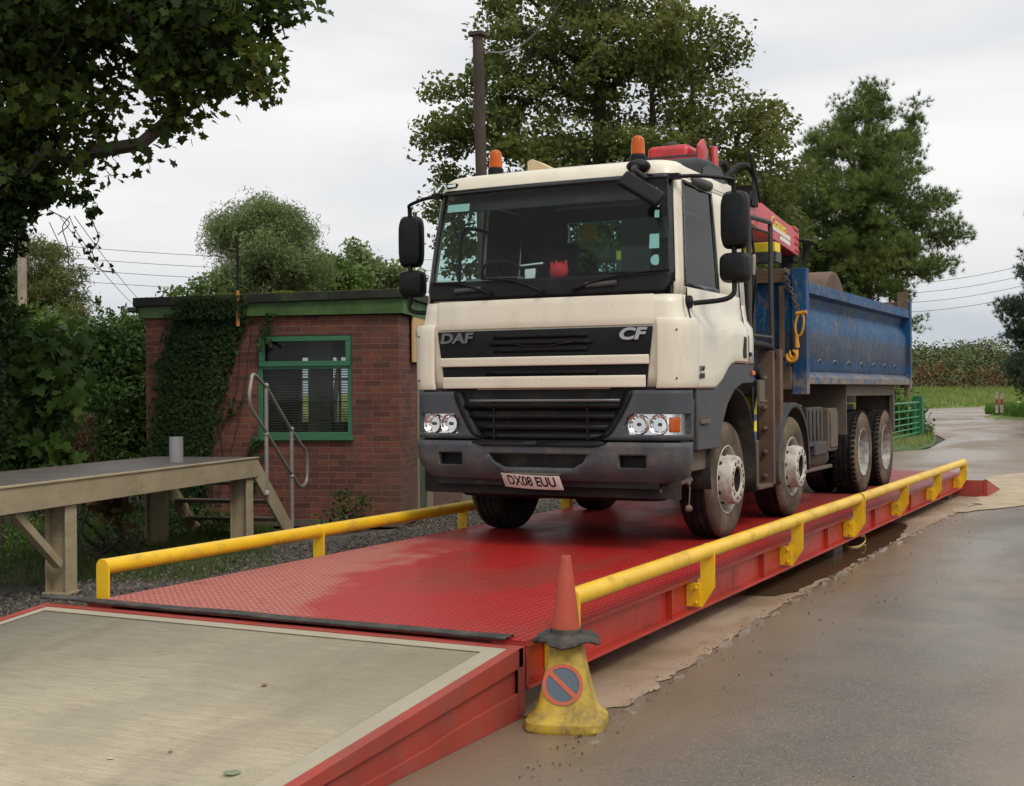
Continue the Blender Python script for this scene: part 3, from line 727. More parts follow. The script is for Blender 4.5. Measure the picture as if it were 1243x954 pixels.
# stairs off the far end, dropping towards the hut
def onpl(u, v, P0, n):
    d = Fv+Rv*(u-621.5)/FPX-Uv*(v-477)/FPX; return CAM_LOC+d*(((P0-CAM_LOC)@n)/(d@n))
nrm = -din
def loc(P): q = np.array(P)-Pc; return (float(q@(-din)), float(q@(-du)), float(P[2])-G)
def hl(u, v, off=-.03): return loc(onpl(u, v, Pc+din*(-off), nrm))
for off in (-.03, -WD+.05):
    mb = MB(); a = hl(308, 582); b = hl(352, 650)
    mb.bar((off, -.02, HT-.13), (off, b[1], .02), .03, .20); mb.build('stair_stringer', M_['stage'], ST, bevel=.003)
yb = hl(352, 650)[1]
for k in range(3):
    f = (k+.9)/3.8; mb = MB(); mb.box(-WD+.07, -.05, f*yb-.11, f*yb+.11, (HT-.10)*(1-f)-.02, (HT-.10)*(1-f)+.015); mb.build('stair_tread', M_['mudmetal'], ST, bevel=.003)
hr = [hl(*p) for p in ((321, 470), (307, 455), (303, 462), (302, 492), (322, 526), (353, 577), (362, 590), (368, 588), (371, 578), (370, 551), (364, 540), (352, 523), (321, 470))]
mb = MB(); mb.tube(smooth_path([(-.01,)+p[1:] for p in hr[:-1]], 5), .020, 10, closed=False); mb.tube([(-.01,)+hr[-2][1:], (-.01,)+hr[0][1:]], .020, 10)
H_ = mb.build('handrail', M_['galv'], ST)
for (u0, v0, u1, v1) in ((321, 468, 324, 600), (352, 521, 356, 647)):
    a = hl(u0, v0); b = hl(u1, v1); mb = MB(); mb.tube([(-.01, a[1], b[2]), (-.01, a[1], a[2])], .022, 12)
    mb.ball((-.01, a[1], a[2]), .032); q = hl(u0+1, 527 if u0 < 330 else 578); mb.ball((-.01, a[1], q[2]), .032)
    mb.lathe([(.045, 0), (.045, .02), (.03, .05)], (-.01, a[1], b[2]), (0, 0, 1), 12)
    mb.build('handrail_post', M_['galv'], ST)
# pipe stub standing on the platform
p = on(214, 561, 'z', ZP); mb = MB()
mb.lathe([(.050, 0), (.070, .0), (.070, .26), (.060, .26), (.060, .01)], (0, 0, 0), (0, 0, 1), 28)
o = mb.build('pipe_offcut', M_['pvc']); o.location = p; tag(o, 'short upright grey pipe standing on the studded platform top', 'pipe')

# ================================================================== HUT
HO = np.array([-4.045, 7.699, G]); HA = math.atan2(.3214, .947)
hut = empty('brick_hut', HO, HA, 'small flat roofed brick hut with a green framed window behind the platform', 'hut')
WL = 3.26; DP = 4.2; HW = 2.60      # wall height above ground
wx0, wx1, wz0, wz1 = -1.805, -.594, .735-G, 1.985-G
T_ = .22
mb = MB()
mb.box(-WL, wx0, 0, T_, 0, HW); mb.box(wx1, 0, 0, T_, 0, HW); mb.box(wx0, wx1, 0, T_, 0, wz0); mb.box(wx0, wx1, 0, T_, wz1, HW)
mb.box(-WL, -WL+T_, T_, DP, 0, HW)
mb.box(-T_, 0, T_, 1.0, 0, HW); mb.box(-T_, 0, 1.9, DP, 0, HW); mb.box(-T_, 0, 1.0, 1.9, 2.0, HW)
bx0, bx1, bz0, bz1 = -2.55, -1.55, 1.15, 2.25
mb.box(-WL+T_, bx0, DP-T_, DP, 0, HW); mb.box(bx1, -T_, DP-T_, DP, 0, HW); mb.box(bx0, bx1, DP-T_, DP, 0, bz0); mb.box(bx0, bx1, DP-T_, DP, bz1, HW)
mb.build('wall', M_['brick'], hut, smooth=False, fixn=False)
mb = MB()
mb.prism([(-WL-.07, HW+.0), (.07, HW+.015), (.07, HW+.20), (-WL-.07, HW+.14)], 'y', -.07, -.045)
mb.box(.045, .07, -.044, DP+.07, HW+.013, HW+.20); mb.box(-WL-.07, -WL-.045, -.044, DP+.07, HW, HW+.14)
mb.build('fascia', M_['fascia'], hut)
mb = MB()
mb.add([(-WL-.12, -.12, HW+.142), (.12, -.12, HW+.203), (.12, DP+.1, HW+.203), (-WL-.12, DP+.1, HW+.142), (-WL-.12, -.12, HW+.255), (.12, -.12, HW+.31), (.12, DP+.1, HW+.31), (-WL-.12, DP+.1, HW+.255)],
       [(3, 2, 1, 0), (4, 5, 6, 7), (0, 1, 5, 4), (1, 2, 6, 5), (2, 3, 7, 6), (3, 0, 4, 7)])
mb.build('roof', M_['roofmat'], hut, bevel=.008)
mb = MB(); mb.box(-WL-.2, -WL-.08, -.1, DP, HW+.08, HW+.14); mb.build('gutter', M_['darkmetal'], hut, bevel=.01)
mb = MB(); mb.box(-WL+T_, -T_, T_, DP-T_, .0, .05); mb.box(-WL+T_, -T_, T_, DP-T_, HW-.04, HW-.0); mb.box(-WL+T_+.001, -WL+T_+.02, T_, DP-T_, .06, HW-.05); mb.build('room_lining', M_['interior_grey'], hut)
mb = MB(); mb.box(-1.43, -1.12, .9, 1.0, .3, 2.5); mb.build('partition', M_['curtain'], hut)
# front window
fw = MB(); y0, y1_ = .02, .085; fr = .062
fw.box(wx0, wx0+fr, y0, y1_, wz0, wz1); fw.box(wx1-fr, wx1, y0, y1_, wz0, wz1); fw.box(wx0+fr, wx1-fr, y0, y1_, wz1-.05, wz1); fw.box(wx0+fr, wx1-fr, y0, y1_, wz0, wz0+.05)
zt = 1.60-G; fw.box(wx0+fr, wx1-fr, y0-.004, y1_, zt-.035, zt+.035)
# opening top light frame
fw.box(wx0+.02, wx1-.02, y0-.03, y0-.001, zt+.0, zt+.065); fw.box(wx0+.02, wx1-.02, y0-.03, y0-.001, wz1-.075, wz1-.015); fw.box(wx0+.02, wx0+.10, y0-.03, y0-.001, zt+.066, wz1-.076); fw.box(wx1-.08, wx1-.02, y0-.03, y0-.001, zt+.066, wz1-.076)
wo = MB(); W1 = fw.build('window', M_['green'], hut, bevel=.004)
MB().box(wx0-.05, wx1+.02, -.055, .06, wz0-.05, wz0-.002).build('sill', M_['green'], W1, bevel=.004)
MB().box(wx0+fr, wx1-fr, .05, .054, wz0+.05, wz1-.05).build('pane', M_['winglass'], W1)
mb = MB(); z = wz0+.07
while z < zt-.05:
    mb.add([(wx0+fr+.01, .10, z), (wx1-fr-.01, .10, z), (wx1-fr-.01, .122, z+.012), (wx0+fr+.01, .122, z+.012)], [(0, 1, 2, 3)]); z += .032
for xx in (wx0+.25, wx1-.25): mb.box(xx-.002, xx+.002, .108, .112, wz0+.06, zt)
mb.build('blind', M_['blind'], W1, smooth=False)
# rear window, seen through the front one
bw = MB()
for (a, b, c, d) in ((bx0, bx0+.05, bz0, bz1), (bx1-.05, bx1, bz0, bz1), (bx0+.05, bx1-.05, bz0, bz0+.05), (bx0+.05, bx1-.05, bz1-.05, bz1), (bx0+.3, bx0+.33, bz0+.05, bz1-.05), (bx1-.36, bx1-.33, bz0+.05, bz1-.05)): bw.box(a, b, DP-.16, DP-.1, c, d)
for z in (bz0+.35, bz0+.7): bw.box(bx0+.05, bx1-.05, DP-.15, DP-.12, z, z+.02)
W2 = bw.build('window', paint('white_frame', (.55, .54, .50), .5), hut)
# door in the right-hand wall, behind the lorry
dr = MB(); dr.box(-.12, -.06, 1.05, 1.85, .02, 1.95).build('door', paint('dark_green_door', (.05, .07, .045), .6, .2, .5, (.12, .10, .06), 4), hut, bevel=.006)
mb = MB(); mb.box(-.14, .015, 1.002, 1.048, 0, 1.998); mb.box(-.14, .015, 1.852, 1.898, 0, 1.998); mb.box(-.14, .015, 1.049, 1.851, 1.952, 1.998); mb.build('door_frame', paint('beige_frame', (.30, .24, .17), .6), hut)
mb = MB(); mb.box(-WL-.02, .022, -.03, -.001, 0, .09); mb.build('plinth', M_['mudmetal'], hut, bevel=.006)
# moss along the roof edge
V = []
for i in range(1500):
    t = RNG.random(); x = -WL*(1-t)*1.0; x = -2.3+RNG.random()*2.35 if RNG.random() < .8 else -WL+RNG.random()*WL
    z = HW+.255+.055*(x+WL+.12)/(WL+.24); y = -.12+abs(RNG.normal(0, .10)); s = (.006+RNG.random()*.016)*(.3+1.2*max(0, math.sin(x*5.1)*math.sin(x*2.3+1))); a = RNG.random()*6.28
    c, q = math.cos(a)*s, math.sin(a)*s; h = s*1.2
    V += [(x-c, y-q, z), (x+c, y+q, z), (x+c*.2, y+q*.2, z+h*1.3)]
mm = flat_mesh('moss', np.array(V), 3, leafmat('roof_moss', [(0, (.06, .09, .012)), (.5, (.13, .17, .02)), (1, (.24, .24, .05))], .2), hut); mm['kind'] = 'stuff'
# sign board on the side wall
sg = empty('sign_board', HO+np.array([math.cos(HA)*.03-math.sin(HA)*.56, math.sin(HA)*.03+math.cos(HA)*.56, 2.05]), HA, 'tall cream notice board on the side wall of the hut, just left of the cab', 'sign')
MB().box(0, .03, 0, .8, -.02, .66).build('board', M_['board'], sg, bevel=.004)
mb = MB(); text_mb(mb, 'IS', .10, frame_M((.0315, .14, .33), (0, 1, 0), (0, 0, 1)), .001); mb.build('lettering', M_['text_dark'], sg)
# thin mast clamped to the hut front
mst = empty('aerial_mast', HO+np.array([math.cos(HA)*-2.0+math.sin(HA)*.14, math.sin(HA)*-2.0-math.cos(HA)*.14, 2.5]), HA, 'thin black aerial mast clamped to the hut fascia above the ivy', 'aerial')
MB().tube([(0, 0, .3), (0, 0, 1.05)], .016, 8).build('rod', M_['black'], mst)
MB().tube([(0, 0, -.02), (0, 0, .42)], .022, 8).build('sleeve', paint('orange_pipe', (.55, .22, .05), .5), mst)
MB().box(-.04, .04, .03, .07, .05, .09).build('clamp', M_['darkmetal'], mst)

# ================================================================== STREET AND FIELD OBJECTS
# telegraph pole behind the lorry with an iron cap
pb = at(593, 476, 22); pt = at(580, 44, 22)
mb = MB(); base = np.array([pb[0], pb[1], G]); mb.tube([tuple(base-base), tuple((pt-base)*.5), tuple(pt-base)], [.105, .098, .09], 12)
TP = empty('telegraph_pole', base, 0, 'leaning dark wooden pole with a flat cap rising behind the cab', 'pole')
mb.build('pole', M_['wood'], TP); q = pt-base
MB().box(q[0]-.13, q[0]+.13, q[1]-.11, q[1]+.11, q[2], q[2]+.07).build('cap', M_['wood'], TP, bevel=.01)
mb = MB(); a = at(588, 62, 22)-base; b = at(690, -10, 17)-base
mb.tube([tuple(a+(b-a)*t+np.array([0, 0, -.5*math.sin(math.pi*t)*.6])) for t in np.linspace(0, 1, 12)], .014, 5); mb.build('cable', M_['galv'], TP)
# pale post on the left behind the hedge
p = at(25, 480, 24); b = np.array([p[0], p[1], G]); t = at(27, 275, 24)-b
o = MB(); o.tube([(0, 0, 0), tuple(t*.5+np.array([.02, 0, 0])), tuple(t+np.array([0, 0, 1.2]))], [.09, .085, .08], 12)
tag(o.build('timber_pole', M_['palebark'], origin=None), 'pale weathered pole standing in the hedge beside the ivy covered trunk', 'pole'); o_ = COL.objects[-1]; o_.location = b
# overhead lines: long spans behind everything
ORD = ['topmost', 'second from the top', 'third from the top', 'lowest']
def wire(a, b, label, group, sag=.6, r=.012):
    mb = MB(); mb.tube([tuple(a+(b-a)*t-np.array([0, 0, sag*math.sin(math.pi*t)])-a) for t in np.linspace(0, 1, 16)], r, 4)
    o = mb.build('overhead_line', M_['wire'], fixn=False); o.location = a; tag(o, label, 'power line', group)
for k in range(4):
    wire(at(-80, 284+k*14, 70), at(560, 315+k*13, 82), ORD[k]+' of the four level lines crossing the sky above the hut', 'level lines above the hut', .5, .014)
    wire(at(1000, 345+k*11, 90), at(1320, 302+k*12.5, 80), ORD[k]+' of the four lines right of the pine tree', 'lines right of the pine', .8, .014)
for a, b, w in ((at(90, 262, 30), at(205, 395, 55), 'rightmost'), (at(72, 262, 30), at(195, 395, 52), 'middle'), (at(60, 270, 30), at(125, 380, 50), 'leftmost')):
    wire(a, b, w+' of the three slanting lines dropping towards the hut roof', 'slanting lines left of the hut', .3, .010)
# field gate
ga = np.array([-2.72, 31.0, G]); gb = on(1122, 533, 'z', G); gdir = gb-ga; gl_ = np.linalg.norm(gdir[:2])
gt = empty('field_gate', ga, math.atan2(gdir[1], gdir[0]), 'bright green tubular metal gate standing open behind the lorry', 'gate')
H1 = 1.22
for x in (0, gl_): MB().tube([(x, 0, .08), (x, 0, H1+.03)], .03, 8).build('stile', M_['gate'], gt)
for z in (.12, .27, .42, .58, .77, .98, H1): MB().tube([(0, 0, z), (gl_, 0, z)], .022 if z < 1.2 else .03, 8).build('bar', M_['gate'], gt)
for x in (gl_*.25, gl_*.5, gl_*.72): MB().box(x-.03, x+.03, -.012, .012, .1, H1).build('upright', M_['gate'], gt)
p = at(1114, 500, 42); o = MB(); o.box(-.17, .17, -.14, .14, 0, 1.35); o.box(-.14, .14, -.11, .11, 1.35, 1.42)
o = o.build('green_cabinet', paint('dark_green_paint', (.015, .12, .04), .5, .2), bevel=.02); o.location = (p[0], p[1], G); tag(o, 'narrow dark green cabinet just behind the green gate', 'cabinet')
def rock(name, loc_, s, mat, label, cat='stone'):
    import bmesh
    bm = bmesh.new(); bmesh.ops.create_icosphere(bm, subdivisions=3, radius=1)
    for v in bm.verts:
        n = math.sin(v.co.x*3.1+1)*math.cos(v.co.y*2.7)*.12+math.sin(v.co.z*5)*.06; v.co *= 1+n+random.uniform(-.03, .03)
        v.co = Vector((v.co.x*s[0], v.co.y*s[1], (v.co.z+.8)*s[2]))
    me = bpy.data.meshes.new(name); bm.to_mesh(me); bm.free(); me.shade_smooth(); me.materials.append(mat)
    o = bpy.data.objects.new(name, me); COL.objects.link(o); o.location = [float(a) for a in loc_]; return tag(o, label, cat)
p = on(1128, 529, 'z', G); rock('boulder', p, (.17, .2, .28), M_['stone'], 'rough brown stone at the free end of the green gate')
p = on(1236, 498, 'z', G); rock('boulder', (p[0]+0, p[1], G+.25), (.35, .3, .22), M_['whitestone'], 'white painted stone on the grass bank under the dark spruce')
p = at(1213, 488, 72); sp_ = empty('marker_post', (p[0], p[1], G+.3), 0, 'pair of slim red and white marker posts on the grass bank', 'post')
for i, (dx, w) in enumerate(((-.13, .13), (.13, .16))):
    mb = MB(); mb.box(dx-w/2, dx+w/2, -.05, .05, 0, 1.15-.1*i); mb.build('post', paint('post_white', (.60, .55, .48), .7, .2, .7, (.30, .10, .06), 3, lo=.45), sp_)
    mb = MB(); mb.box(dx-w/2-.004, dx+w/2+.004, -.055, .055, .45, .75); mb.build('red_band', paint('post_red', (.35, .06, .04), .7, .2), sp_)
# litter on the ramp
def small_leaf(u, v, l, mat, label, curl=.3, rot=0):
    for it in range(3): pass
    # intersect view with ramp slope
    d = Fv+Rv*(u-621.5)/FPX-Uv*(v-477)/FPX; k = SL
    t = ((-.03+0)-(CAM_LOC[2]-k*(CAM_LOC[1]+.03)))/(d[2]-k*d[1]); P = CAM_LOC+d*t
    mb = MB(); n = 7; rows = []
    for i in range(n):
        s = i/(n-1); w = .32*l*math.sin(math.pi*s)**.8+.001; x = (s-.5)*l
        rows.append([(x, -w, .006+curl*l*.3*abs(s-.5)+curl*.3*w), (x, 0, .004+curl*l*.3*abs(s-.5)), (x, w, .006+curl*l*.3*abs(s-.5)+curl*.4*w)])
    mb.grid(rows); o = mb.build('fallen_leaf', mat, solid=.0015); o.location = P; o.rotation_euler = (R(5), 0, rot); tag(o, label, 'leaf', 'leaves lying on the ramp')
lm_g = paint('pale_green_leaf', (.20, .26, .14), .6); lm_w = paint('bleached_leaf', (.55, .52, .40), .6); lm_b = paint('brown_leaf', (.25, .13, .05), .6)
small_leaf(282, 941, .07, lm_g, 'greyish green fallen leaf low on the concrete ramp', .5, .7)
small_leaf(134, 922, .03, lm_w, 'tiny bleached leaf on the concrete ramp, left of the green one', .2, .3)
small_leaf(207, 914, .022, lm_b, 'tiny brown leaf between the bleached leaf and the green leaf on the ramp', .4, 1.2)
small_leaf(321, 833, .04, lm_b, 'curled brown leaf in the middle of the concrete ramp', .5, 2.0)
# gravel pebbles: uncountable
nst = 13000; V = []
ang_ = RNG.random(nst)*6.28
for i in range(nst):
    yy = RNG.uniform(-1.2, 13); wmax = np.interp(yy, [-1.2, 0, 2.5, 5, 7.5, 13], [5.5, 5.0, 4.2, 4.2, 4.0, 5.2]); xx = -1.55-abs(RNG.random())**1.1*(wmax-1.55)
    s = RNG.uniform(.010, .026); c = np.array([xx, yy, G-.010+s*.3]); q = RNG.normal(0, 1, (3, 3)); Q, _ = np.linalg.qr(q)
    o6 = [np.array(v, float)*s*RNG.uniform(.6, 1.2) for v in ((1, 0, 0), (-1, 0, 0), (0, 1, 0), (0, -1, 0), (0, 0, .8), (0, 0, -.8))]; o6 = [c+Q@v for v in o6]
    for (a, b, d) in ((0, 2, 4), (2, 1, 4), (1, 3, 4), (3, 0, 4), (2, 0, 5), (1, 2, 5), (3, 1, 5), (0, 3, 5)): V += [o6[a], o6[b], o6[d]]
rr = np.repeat(RNG.random(nst), 8)
V2 = []; n2 = 700
for i in range(n2):
    yy = RNG.uniform(-1.0, 14)**1.0; ex = np.interp(yy, [-1, .4, 2.4, 4.7, 7.4, 10, 14], [2.0, 1.88, 1.8, 1.75, 1.73, 1.77, 1.85]); xx = ex+RNG.normal(0, .06)+(abs(RNG.normal(0, .5)) if RNG.random() < .25 else 0)
    s = RNG.uniform(.003, .009); c = np.array([xx, yy, G+.006+s*.3]); Q, _ = np.linalg.qr(RNG.normal(0, 1, (3, 3)))
    o6 = [np.array(v, float)*s*RNG.uniform(.6, 1.2) for v in ((1, 0, 0), (-1, 0, 0), (0, 1, 0), (0, -1, 0), (0, 0, .8), (0, 0, -.8))]; o6 = [c+Q@v for v in o6]
    for (a, b, d) in ((0, 2, 4), (2, 1, 4), (1, 3, 4), (3, 0, 4), (2, 0, 5), (1, 2, 5), (3, 1, 5), (0, 3, 5)): V2 += [o6[a], o6[b], o6[d]]
gm = NT('pebble'); a_ = gm.n.new('ShaderNodeAttribute'); a_.attribute_name = 'rnd'; gm.set(color=gm.mix(a_.outputs['Fac'], (.035, .029, .024), (.17, .145, .12)), rough=.8)
o = flat_mesh('gravel', np.array(V), 3, gm.m, rnd=rr); tag(o, 'loose grey brown gravel beside the weighbridge', 'gravel', kind='stuff')
o = flat_mesh('grit', np.array(V2), 3, gm.m, rnd=np.repeat(RNG.random(n2), 8)); tag(o, 'loose grit along the broken edge of the road beside the weighbridge', 'grit', kind='stuff')
# ================================================================== THE LORRY
TX, TY = -.15, 3.6
TR = empty('tipper_lorry', (TX, TY, 0), 0, 'cream eight wheel tipper lorry with blue body and red crane standing on the weighbridge', 'lorry')
def tl(P): return (float(P[0])-TX, float(P[1])-TY, float(P[2]))
ZT = [1.28, 1.80, 1.86, 2.02, 2.2, 2.6, 2.95, 3.02, 3.07, 3.105, 3.125, 3.135]
YT = [.02, .0, .0, .015, .04, .10, .165, .185, .215, .26, .33, .45]
HT_ = [1.205, 1.205, 1.17, 1.15, 1.14, 1.11, 1.08, 1.07, 1.055, 1.02, .96, .86]
YB = 1.84; CR = .15
def y0f(z): return float(np.interp(z, ZT, YT))
def hwf(z, y=0):
    h = float(np.interp(z, ZT, HT_))
    return h
def yc0(z): return y0f(z)+.05*((hwf(z)-CR)/hwf(z))**2+CR
def cabP(u, z, off=0):
    sg = 1 if u >= 0 else -1; a = abs(u); h = hwf(z); fl = h-CR; y0 = y0f(z)
    if a <= 1: x = fl*a; y = y0+.05*(x/h)**2; n = (.1*a, -1)
    elif a <= 2:
        th = (a-1)*math.pi/2; x = fl+CR*math.sin(th); y = y0+.05*(fl/h)**2+CR*(1-math.cos(th)); n = (math.sin(th), -math.cos(th))
    else:
        y = yc0(z)+(YB-yc0(z))*(a-2); x = h; n = (1, 0)
    return (sg*(x+n[0]*off), y+n[1]*off, z)
def uy(y, z): return 2+(y-yc0(z))/(YB-yc0(z))       # side parameter for a given y
def ux(x, z): return x/(hwf(z)-CR)
def patch(us, zs, off=0):
    """us, zs: lists; u may be callables of z; z may be callables of u index"""
    rows = []
    for z in zs:
        row = []
        for u in us:
            uu = u(z) if callable(u) else u
            row.append(cabP(uu, z, off))
        rows.append(row)
    return rows
def lin(a, b, n): return list(np.linspace(a, b, n))
def cut(o, mbs):
    for mb in mbs:
        c = mb.build('cutter', [], TR, fixn=True, smooth=False)
        md = o.modifiers.new('b', 'BOOLEAN'); md.operation = 'DIFFERENCE'; md.object = c; md.solver = 'EXACT'
        dg = bpy.context.evaluated_depsgraph_get(); dg.update()
        me = bpy.data.meshes.new_from_object(o.evaluated_get(dg)); old = o.data
        o.modifiers.clear(); o.data = me; me.name = o.name; bpy.data.meshes.remove(old)
        cm = c.data; bpy.data.objects.remove(c); bpy.data.meshes.remove(cm)
    return o
# --- shell
def z0side(y): return float(np.interp(y, [.75, .95, 1.05, 1.15, 1.28], [1.285, 1.36, 1.43, 1.48, 1.505]))
mb = MB()
US = lin(-2, -1, 7)+lin(-1, 1, 15)[1:]+lin(1, 2, 7)[1:]
mb.grid(patch(US, [1.285, 1.4, 1.6, 1.78, 1.83, 1.88, 1.95, 2.02]))
for s in (1, -1):                                   # side lower with the wheel arch cut away
    rows = []
    for f in (0, .2, .4, .6, .75, .85, .92, 1):
        row = []
        for y in [yc0(1.4)]+lin(.24, YB, 26):
            z = z0side(y)+(2.02-z0side(y))*f
            yy = max(y, yc0(z)); h = hwf(z)+(.02 if y > .35 and z < 1.84 else 0)
            row.append((s*h, yy, z))
        rows.append(row)
    mb.grid(rows)
    # pillars beside windscreen, and behind side window
    mb.grid(patch([lambda z, s=s: s*1.55, lambda z, s=s: s*1.75, lambda z, s=s: s*2, lambda z, s=s: s*uy((yc0(z)+.035), z)], lin(2.02, 2.98, 8)))
    mb.grid(patch([lambda z, s=s: s*uy(1.12, z), lambda z, s=s: s*uy(1.5, z), lambda z, s=s: s*3], lin(2.02, 2.98, 8)))
    mb.grid(patch([lambda z, s=s: s*uy((yc0(z)+.035), z), lambda z, s=s: s*uy(.7, z), lambda z, s=s: s*uy(1.12, z)], [2.02, 2.06, 2.10]))
UA = lin(-3, -2, 4)+lin(-2, -1, 7)[1:]+lin(-1, 1, 13)[1:]+lin(1, 2, 7)[1:]+lin(2, 3, 4)[1:]
top = patch(UA, [2.975, 2.995, 3.02, 3.05, 3.07, 3.09, 3.105, 3.117, 3.125, 3.131, 3.135])
mb.grid(top); mb.add(top[-1], [tuple(range(len(top[-1])))])
mb.build('cab_shell', M_['white'], TR, solid=.02)
# back wall with its window
mb = MB(); rx0, rx1, rz0, rz1 = -.56, .62, 2.38, 2.86
for (a, b, c, d) in ((-1.06, rx0, 1.3, 3.05), (rx1, 1.06, 1.3, 3.05), (rx0, rx1, 1.3, rz0), (rx0, rx1, rz1, 3.05)): mb.box(a, b, YB-.06, YB-.021, c, d)
BW = mb.build('back_wall', M_['white'], TR, smooth=False, fixn=False)
mb = MB()
for (a, b, c, d) in ((-1.05, rx0, 1.9, 3.04), (rx1, 1.05, 1.9, 3.04), (rx0, rx1, 1.9, rz0), (rx0, rx1, rz1, 3.04)): mb.box(a, b, YB-.08, YB-.061, c, d)
mb.box(-1.02, 1.02, .55, YB-.082, 1.86, 1.90)
mb.box(-1.02, 1.02, .32, YB-.082, 2.97, 2.99)
mb.build('cab_lining', M_['interior'], TR, smooth=False, fixn=False)
MB().box(rx0, rx1, YB-.05, YB-.045, rz0, rz1).build('rear_window', M_['sideglass'], BW)
mb = MB()
for s in (1, -1): mb.grid(patch([lambda z, s=s: s*uy(yc0(z)+.035, z), lambda z, s=s: s*uy(.7, z), lambda z, s=s: s*3], [2.948, 2.98]))
mb.build('roof_rail', M_['white'], TR, solid=.02)
for s in (1, -1):
    mb = MB(); mb.grid(patch([lambda z, s=s: s*uy(1.13, z), lambda z, s=s: s*2.98], lin(1.9, 2.96, 6), -.03)); mb.grid(patch([s*1.46, s*1.7, s*1.98], lin(2.02, 2.98, 6), -.03)); mb.build('pillar_trim', M_['interior'], TR)
# --- glazing
ws = MB(); ws.grid(patch(lin(-1.50, -1, 5)+lin(-1, 1, 13)[1:]+lin(1, 1.50, 5)[1:], lin(2.17, 2.965, 9), -.004))
WS = ws.build('windscreen', M_['screen'], TR)
fr = MB()
ul = [-1.42, -1.30, -1.15]; 
fr.grid(patch([-1.58, -1.5, -1.42, -1.35], lin(2.12, 2.985, 12), .004)); fr.grid(patch([1.35, 1.42, 1.5, 1.58], lin(2.12, 2.985, 12), .004))
fr.grid(patch(lin(-1.58, -1, 6)+lin(-1, 1, 15)[1:]+lin(1, 1.58, 6)[1:], [2.945, 2.988], .003))
fr.build('screen_seal', M_['gloss_black'], TR, solid=.008)
rows = []
for i, f in enumerate(lin(0, 1, 7)):
    row = []
    for u in lin(-1.5, -1, 6)+lin(-1, 1, 15)[1:]+lin(1, 1.5, 6)[1:]:
        zb = 2.035+(max(0, abs(u)-1.08)/.42)**2*.13; row.append(cabP(u, zb+(2.19-zb)*f, .008-.02*f*0))
    rows.append(row)
mb = MB(); mb.grid(rows); mb.build('scuttle_panel', M_['black'], TR, solid=.01)
for s in (1, -1):
    g = MB(); g.grid(patch([lambda z, s=s: s*uy((yc0(z)+.035), z), lambda z, s=s: s*uy(.7, z), lambda z, s=s: s*uy(1.12, z)], lin(2.10, 2.95, 6), -.008))
    sw = g.build('side_window', M_['sideglass'], TR)
    g = MB()
    fy0 = lambda z: (yc0(z)+.035)
    g.grid(patch([lambda z, s=s: s*uy(fy0(z), z), lambda z, s=s: s*uy(fy0(z)+.035, z)], lin(2.10, 2.95, 6), .004)); g.grid(patch([lambda z, s=s: s*uy(1.09, z), lambda z, s=s: s*uy(1.125, z)], lin(2.10, 2.95, 6), .004))
    for (a, b) in ((2.09, 2.12), (2.925, 2.955)): g.grid(patch([lambda z, s=s: s*uy(fy0(z), z), lambda z, s=s: s*uy(.7, z), lambda z, s=s: s*uy(1.125, z)], [a, b], .0045))
    g.build('window_seal', M_['gloss_black'], sw, solid=.006)
    g = MB(); x = s*1.04; g.tube(smooth_path([(x, .52, 2.1), (x-s*.02, .52, 2.55), (x-s*.03, .56, 2.68), (x-s*.03, .66, 2.72), (x-s*.03, 1.0, 2.72), (x-s*.03, 1.12, 2.70)], 5), .016, 8)
    g.build('window_divider', M_['black'], sw)
# --- front panels
def fpatch(x0, x1, z0, z1, off, name, mat, solid=.012, bevel=.004, nx=9, parent=None, x0b=None, x1b=None):
    """x0b/x1b: half extents at the lower edge when the panel narrows"""
    rows = []
    for z in lin(z0, z1, 5):
        f = (z-z0)/(z1-z0); a = (x0b if x0b is not None else x0)*(1-f)+x0*f; b = (x1b if x1b is not None else x1)*(1-f)+x1*f
        rows.append([cabP(ux(x, z), z, off) for x in lin(a, b, nx)])
    mb = MB(); mb.grid(rows); return mb.build(name, mat, parent or TR, solid=solid, bevel=bevel)
fpatch(-.965, .965, 1.785, 2.025, .014, 'front_panel', M_['white'], .014, .006)
GR = fpatch(-.965, .965, 1.295, 1.772, .010, 'upper_grille', M_['black'], .008, .003, x0b=-.905, x1b=.905)
fpatch(-.935, .935, 1.478, 1.552, .030, 'grille_strip', M_['white'], .018, .006, parent=GR)
fpatch(-.905, .905, 1.297, 1.392, .030, 'grille_strip', M_['white'], .018, .006, parent=GR)
sl = MB()
for (zz, w) in ((1.73, .42), (1.675, .46), (1.62, .42), (1.435, .50)): sl.grid([[cabP(ux(x, z), z, o) for x in lin(-w, w, 9)] for (z, o) in ((zz, .030), (zz-.035, .014))])
sl.grid([[cabP(ux(x, 1.65), 1.65-.03*math.cos(x*5.2)+.02, .034) for x in lin(-.26, .30, 9)], [cabP(ux(x, 1.65), 1.64-.03*math.cos(x*5.2)+.02, .034) for x in lin(-.26, .30, 9)]])
sl.build('grille_slats', M_['black'], GR, solid=.004)
t = MB(); text_mb(t, 'DAF', .115, frame_M((-.78, -.004, 1.712), (1, -.06, 0), (0, 0, 1)), .003, .15, .004, 1.45); t.build('badge', M_['dull_letter'], GR)
t = MB(); text_mb(t, 'CF', .125, frame_M((.79, -.004, 1.712), (1, .06, 0), (0, 0, 1)), .003, .22, .005, 1.45); t.build('badge', M_['silver'], GR)
